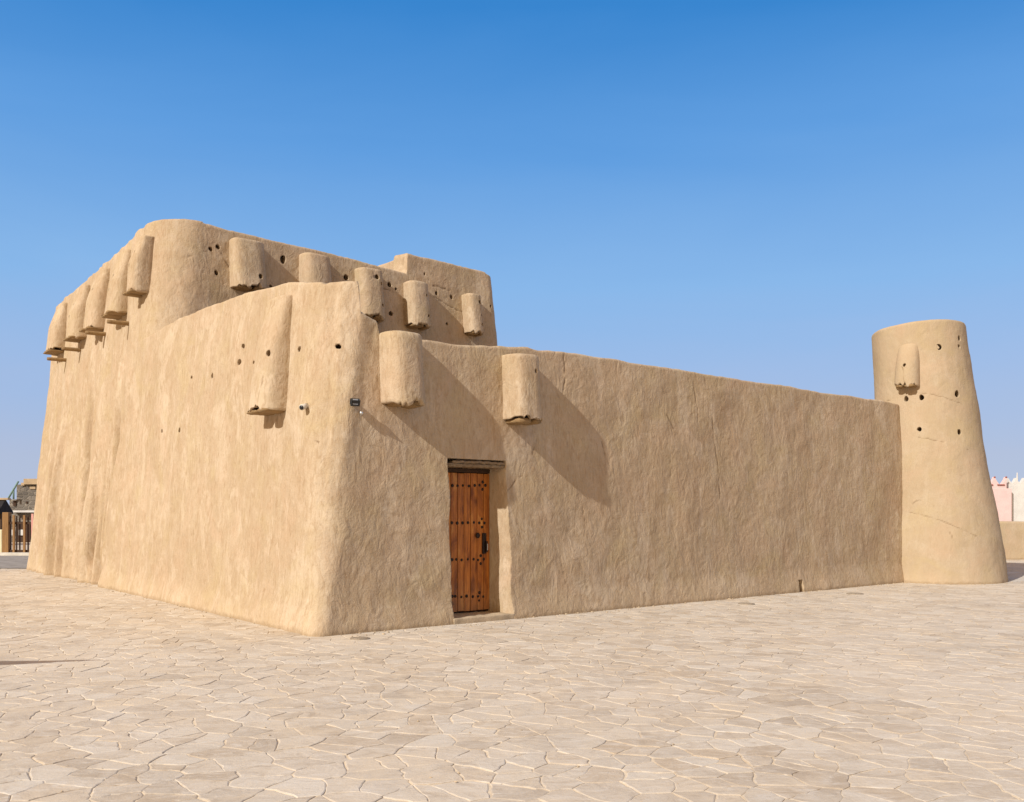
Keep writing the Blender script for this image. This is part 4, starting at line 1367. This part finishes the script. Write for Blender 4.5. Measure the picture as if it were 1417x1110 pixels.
def slab(name, u0, u1, v0, v1, Y, dep, mat, parent, bev=0.01):
    x0, x1, z0, z1 = XL(u0, Y), XL(u1, Y), ZL(v1, Y), ZL(v0, Y)
    bm = bmesh.new(); rnd_box(bm, np.array([(x0 + x1) / 2, Y + dep / 2, (z0 + z1) / 2]), EX, EY, UP, (x1 - x0) / 2, dep / 2, (z1 - z0) / 2, bev)
    return bm_obj(name, bm, mat, parent)
t = empty('wooden_gate', (XL(25, YG), YG, 0), 'brown wooden gate of tall posts and bars at the left edge beyond the keep', 'gate')
slab('post', 3, 11.5, 709, 768.5, YG, 0.25, M_GATEWOOD, t, 0.015)
slab('post', 43.0, 46, 711, 768, YG, 0.22, M_ROSE, t, 0.015)['label'] = 'rose painted gate post'
slab('rail', 11.6, 43.4, 722.5, 725.5, YG + 0.05, 0.07, M_DARKWOOD, t, 0.008)
slab('rail', 11.6, 43.4, 761, 764.5, YG + 0.05, 0.07, M_DARKWOOD, t, 0.008)
for u in (18.5, 33.0):
    slab('bar', u - 1.3, u + 1.6, 713, 766, YG - 0.02, 0.06, M_GATEWOOD, t, 0.008)
for u in (13.5, 22.5, 27.0, 38.5):
    slab('bar', u - 0.7, u + 0.7, 714, 766, YG + 0.13, 0.05, M_DARKWOOD, t, 0.006)
YB = 52.0
t = empty('stone_building', (XL(32, YB), YB, 0), 'dark grey rubble stone building with stepped upper block and pale ledge at the left edge', 'building')
slab('lower_block', 13, 64, 691, 772, YB, 5.0, M_RUBBLE, t)
slab('upper_block', 23, 62, 670.5, 692, YB + 0.6, 3.5, M_RUBBLE, t)
slab('coping', 32.5, 63, 662.5, 670.3, YB + 0.4, 3.2, M_CAP, t)
slab('coping', 29, 33.5, 668, 672, YB + 0.5, 3.2, M_CAP, t)
slab('ledge', 14.5, 64, 706.5, 709.3, YB - 0.5, 0.49, M_WHITE, t, 0.03)
f = slab('window', 18, 22, 693, 700, YB - 0.06, 0.08, M_DARKWOOD, t)
f = slab('window', 41, 49, 673.5, 677, YB + 0.55, 0.08, M_CAP, t)
f = slab('window', 35.5, 38, 694, 697, YB - 0.05, 0.08, M_DARKWOOD, t)
slab('door', 24, 42, 722, 771, YB - 0.04, 0.06, M_DARKWOOD, t)
for (u0, u1) in ((14.5, 17.5), (26, 32)):
    slab('panel', u0, u1, 733, 741, YB - 0.12, 0.06, M_WHITE, t)
bm = bmesh.new(); cyl(bm, (XL(15.5, YB), YB - 0.3, ZL(690, YB)), (XL(29.5, YB), YB - 0.3, ZL(666.5, YB)), 0.05, 0.05, 10); bm_obj('brace', bm, M_GREEN, t, True)
bm = bmesh.new(); cyl(bm, (XL(22.5, YB), YB - 0.28, ZL(691, YB)), (XL(22.5, YB), YB - 0.28, ZL(676, YB)), 0.05, 0.05, 10); bm_obj('brace', bm, M_GREEN, t, True)
YH = 47.0
t = empty('dark_hut', (XL(0, YH), YH, 0), 'low hut with a nearly black sloping roof at the far left edge', 'hut')
slab('wall_face', -60, 2.0, 710, 771, YH, 0.8, M_DARKWOOD, t)
bm = bmesh.new()
x0, x1 = XL(-62, YH), XL(2, YH)
prof = [(YH - 0.3, ZL(711, YH)), (YH - 0.3, ZL(708, YH)), (YH + 0.4, ZL(691, YH)), (YH + 1.1, ZL(708, YH)), (YH + 1.1, ZL(711, YH))]
a = [bm.verts.new((x0, y, z)) for y, z in prof]; b = [bm.verts.new((x1, y, z)) for y, z in prof]
bm.faces.new(a); bm.faces.new(b[::-1])
for k in range(5): bm.faces.new((a[k], b[k], b[(k + 1) % 5], a[(k + 1) % 5]))
bm_obj('roof', bm, M_DARKROOF, t)
slab('ridge_coping', -62, 11, 689, 692, YH + 0.25, 0.3, M_CAP, t, 0.03)
o = slab('garden_wall', -60, 2.6, 733, 769, YG + 0.1, 0.3, M_CREAM, None, 0.03)
tag(o, 'low cream plastered garden wall beside the brown gate post', 'wall')

# ================================================================== LIGHT, SKY, CAMERA
ld = A * 1.0 + B * 0.165 - UP * 0.695          # the way the sunlight travels
ld = ld / np.linalg.norm(ld)
el = math.asin(-ld[2]); az = math.atan2(-ld[0], -ld[1])
sun = bpy.data.lights.new('sun', 'SUN'); sun.energy = 4.7; sun.angle = R(0.53); sun.color = (1.0, 0.985, 0.95)
so = bpy.data.objects.new('sun', sun); COL.objects.link(so)
so.rotation_euler = Vector(ld).to_track_quat('-Z', 'Y').to_euler()
so.location = (-10, -10, 20)

# sail added out of view on the left, made up to cast a shadow tip
M_CASTER_SAIL = plain_material('caster_canvas_mat', (0.55, 0.48, 0.38), 0.9, 0.1, 4, 0, 0.003, 0.1)
M_CASTER_POLE = plain_material('caster_pole_mat', (0.30, 0.30, 0.30), 0.5, 0.15, 6, 0.4, 0.001, 0.4)
def on_sun(gx, gy, z):
    return np.array([gx, gy, 0]) - ld * (z / -ld[2])
tip = on_sun(-4.45, 9.93, 2.7); c1 = on_sun(-9.2, 9.75, 3.3); c2 = on_sun(-9.4, 8.2, 2.9)
t = empty('shadow_caster', (tip[0] - 2, tip[1] - 1, 0), 'made-up sand coloured sail on poles left of the frame, added to cast a shadow tip', 'canopy')
bm = bmesh.new()
n = 12
def caster_pt(i, j):
    u, v = i / n, j / n
    w = 1 - u - v
    p_ = tip * w + c1 * u + c2 * v
    cen = (tip + c1 + c2) / 3
    pull = 0.30 * (u * v * 4 + v * w * 4 + w * u * 4) * 0.35
    q = p_ + (cen - p_) * pull * 0.5
    q[2] -= 0.15 * (u * v + v * w + w * u)
    return q
idx = {}
for lay in (0, 1):
    for i in range(n + 1):
        for j in range(n + 1 - i):
            idx[lay, i, j] = bm.verts.new(Vector(caster_pt(i, j) - UP * 0.008 * lay))
for lay in (0, 1):
    for i in range(n):
        for j in range(n - i):
            bm.faces.new((idx[lay, i, j], idx[lay, i + 1, j], idx[lay, i, j + 1]))
            if i + j < n - 1: bm.faces.new((idx[lay, i + 1, j], idx[lay, i + 1, j + 1], idx[lay, i, j + 1]))
bm_obj('caster_canvas', bm, M_CASTER_SAIL, t, True)
for c in (c1, c2):
    bm = bmesh.new(); cyl(bm, (c[0], c[1], -0.05), (c[0], c[1], c[2] + 0.1), 0.05, 0.045, 14); bm_obj('caster_pole', bm, M_CASTER_POLE, t, True)

EXPO = 0.04
SKY_K = 1 / 2 ** EXPO
w = bpy.data.worlds.new('World'); scene.world = w; w.use_nodes = True
nt = w.node_tree
sk = nt.nodes.new('ShaderNodeTexSky'); sk.sky_type = 'NISHITA'; sk.sun_disc = False
sk.sun_elevation = el; sk.sun_rotation = az % (2 * math.pi)
sk.altitude = 0; sk.air_density = 1.0; sk.dust_density = 0.6; sk.ozone_density = 2.0
bg = nt.nodes['Background']
# desert sky: air model under a pale-horizon gradient, warm fill added around the sun
g = N(nt)
dirv = g.node('ShaderNodeVectorMath', operation='NORMALIZE'); nt.links.new(g.node('ShaderNodeTexCoord').outputs['Generated'], dirv.inputs[0])
sp = g.node('ShaderNodeSeparateXYZ'); nt.links.new(dirv.outputs[0], sp.inputs[0])
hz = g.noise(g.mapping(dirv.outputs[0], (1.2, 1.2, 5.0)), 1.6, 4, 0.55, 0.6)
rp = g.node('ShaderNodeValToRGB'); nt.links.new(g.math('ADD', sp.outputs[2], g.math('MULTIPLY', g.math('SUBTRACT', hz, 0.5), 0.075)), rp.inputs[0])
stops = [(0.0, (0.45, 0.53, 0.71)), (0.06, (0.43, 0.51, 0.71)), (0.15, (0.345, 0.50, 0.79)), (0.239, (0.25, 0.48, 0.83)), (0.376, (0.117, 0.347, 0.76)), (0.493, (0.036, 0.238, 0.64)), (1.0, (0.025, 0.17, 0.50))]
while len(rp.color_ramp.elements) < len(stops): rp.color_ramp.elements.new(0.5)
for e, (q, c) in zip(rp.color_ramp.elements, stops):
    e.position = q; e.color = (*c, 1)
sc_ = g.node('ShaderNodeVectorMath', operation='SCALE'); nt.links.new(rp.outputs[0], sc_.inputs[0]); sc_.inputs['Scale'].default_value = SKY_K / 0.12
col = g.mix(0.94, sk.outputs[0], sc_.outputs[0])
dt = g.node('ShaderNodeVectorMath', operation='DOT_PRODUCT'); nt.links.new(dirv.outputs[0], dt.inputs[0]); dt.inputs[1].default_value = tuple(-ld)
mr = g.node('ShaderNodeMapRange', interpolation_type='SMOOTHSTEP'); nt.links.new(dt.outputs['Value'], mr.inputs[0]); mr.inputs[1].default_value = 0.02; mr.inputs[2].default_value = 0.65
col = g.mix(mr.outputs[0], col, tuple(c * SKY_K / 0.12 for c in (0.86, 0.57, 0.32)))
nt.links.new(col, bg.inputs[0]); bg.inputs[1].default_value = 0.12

cam = bpy.data.cameras.new('camera'); co_ = bpy.data.objects.new('camera', cam); COL.objects.link(co_)
co_.location = (0, 0, EYE); co_.rotation_euler = (R(90), 0, 0)
cam.sensor_width = 36.0; cam.lens = F / 1417 * 36.0
cam.shift_y = (HZ - 555.0) / 1417.0
cam.clip_end = 20000
scene.camera = co_
vs_ = scene.view_settings
vs_.view_transform = 'Standard'; vs_.look = 'None'; vs_.exposure = EXPO; vs_.gamma = 1.0
scene.render.film_transparent = False
scene.cycles.max_bounces = 6
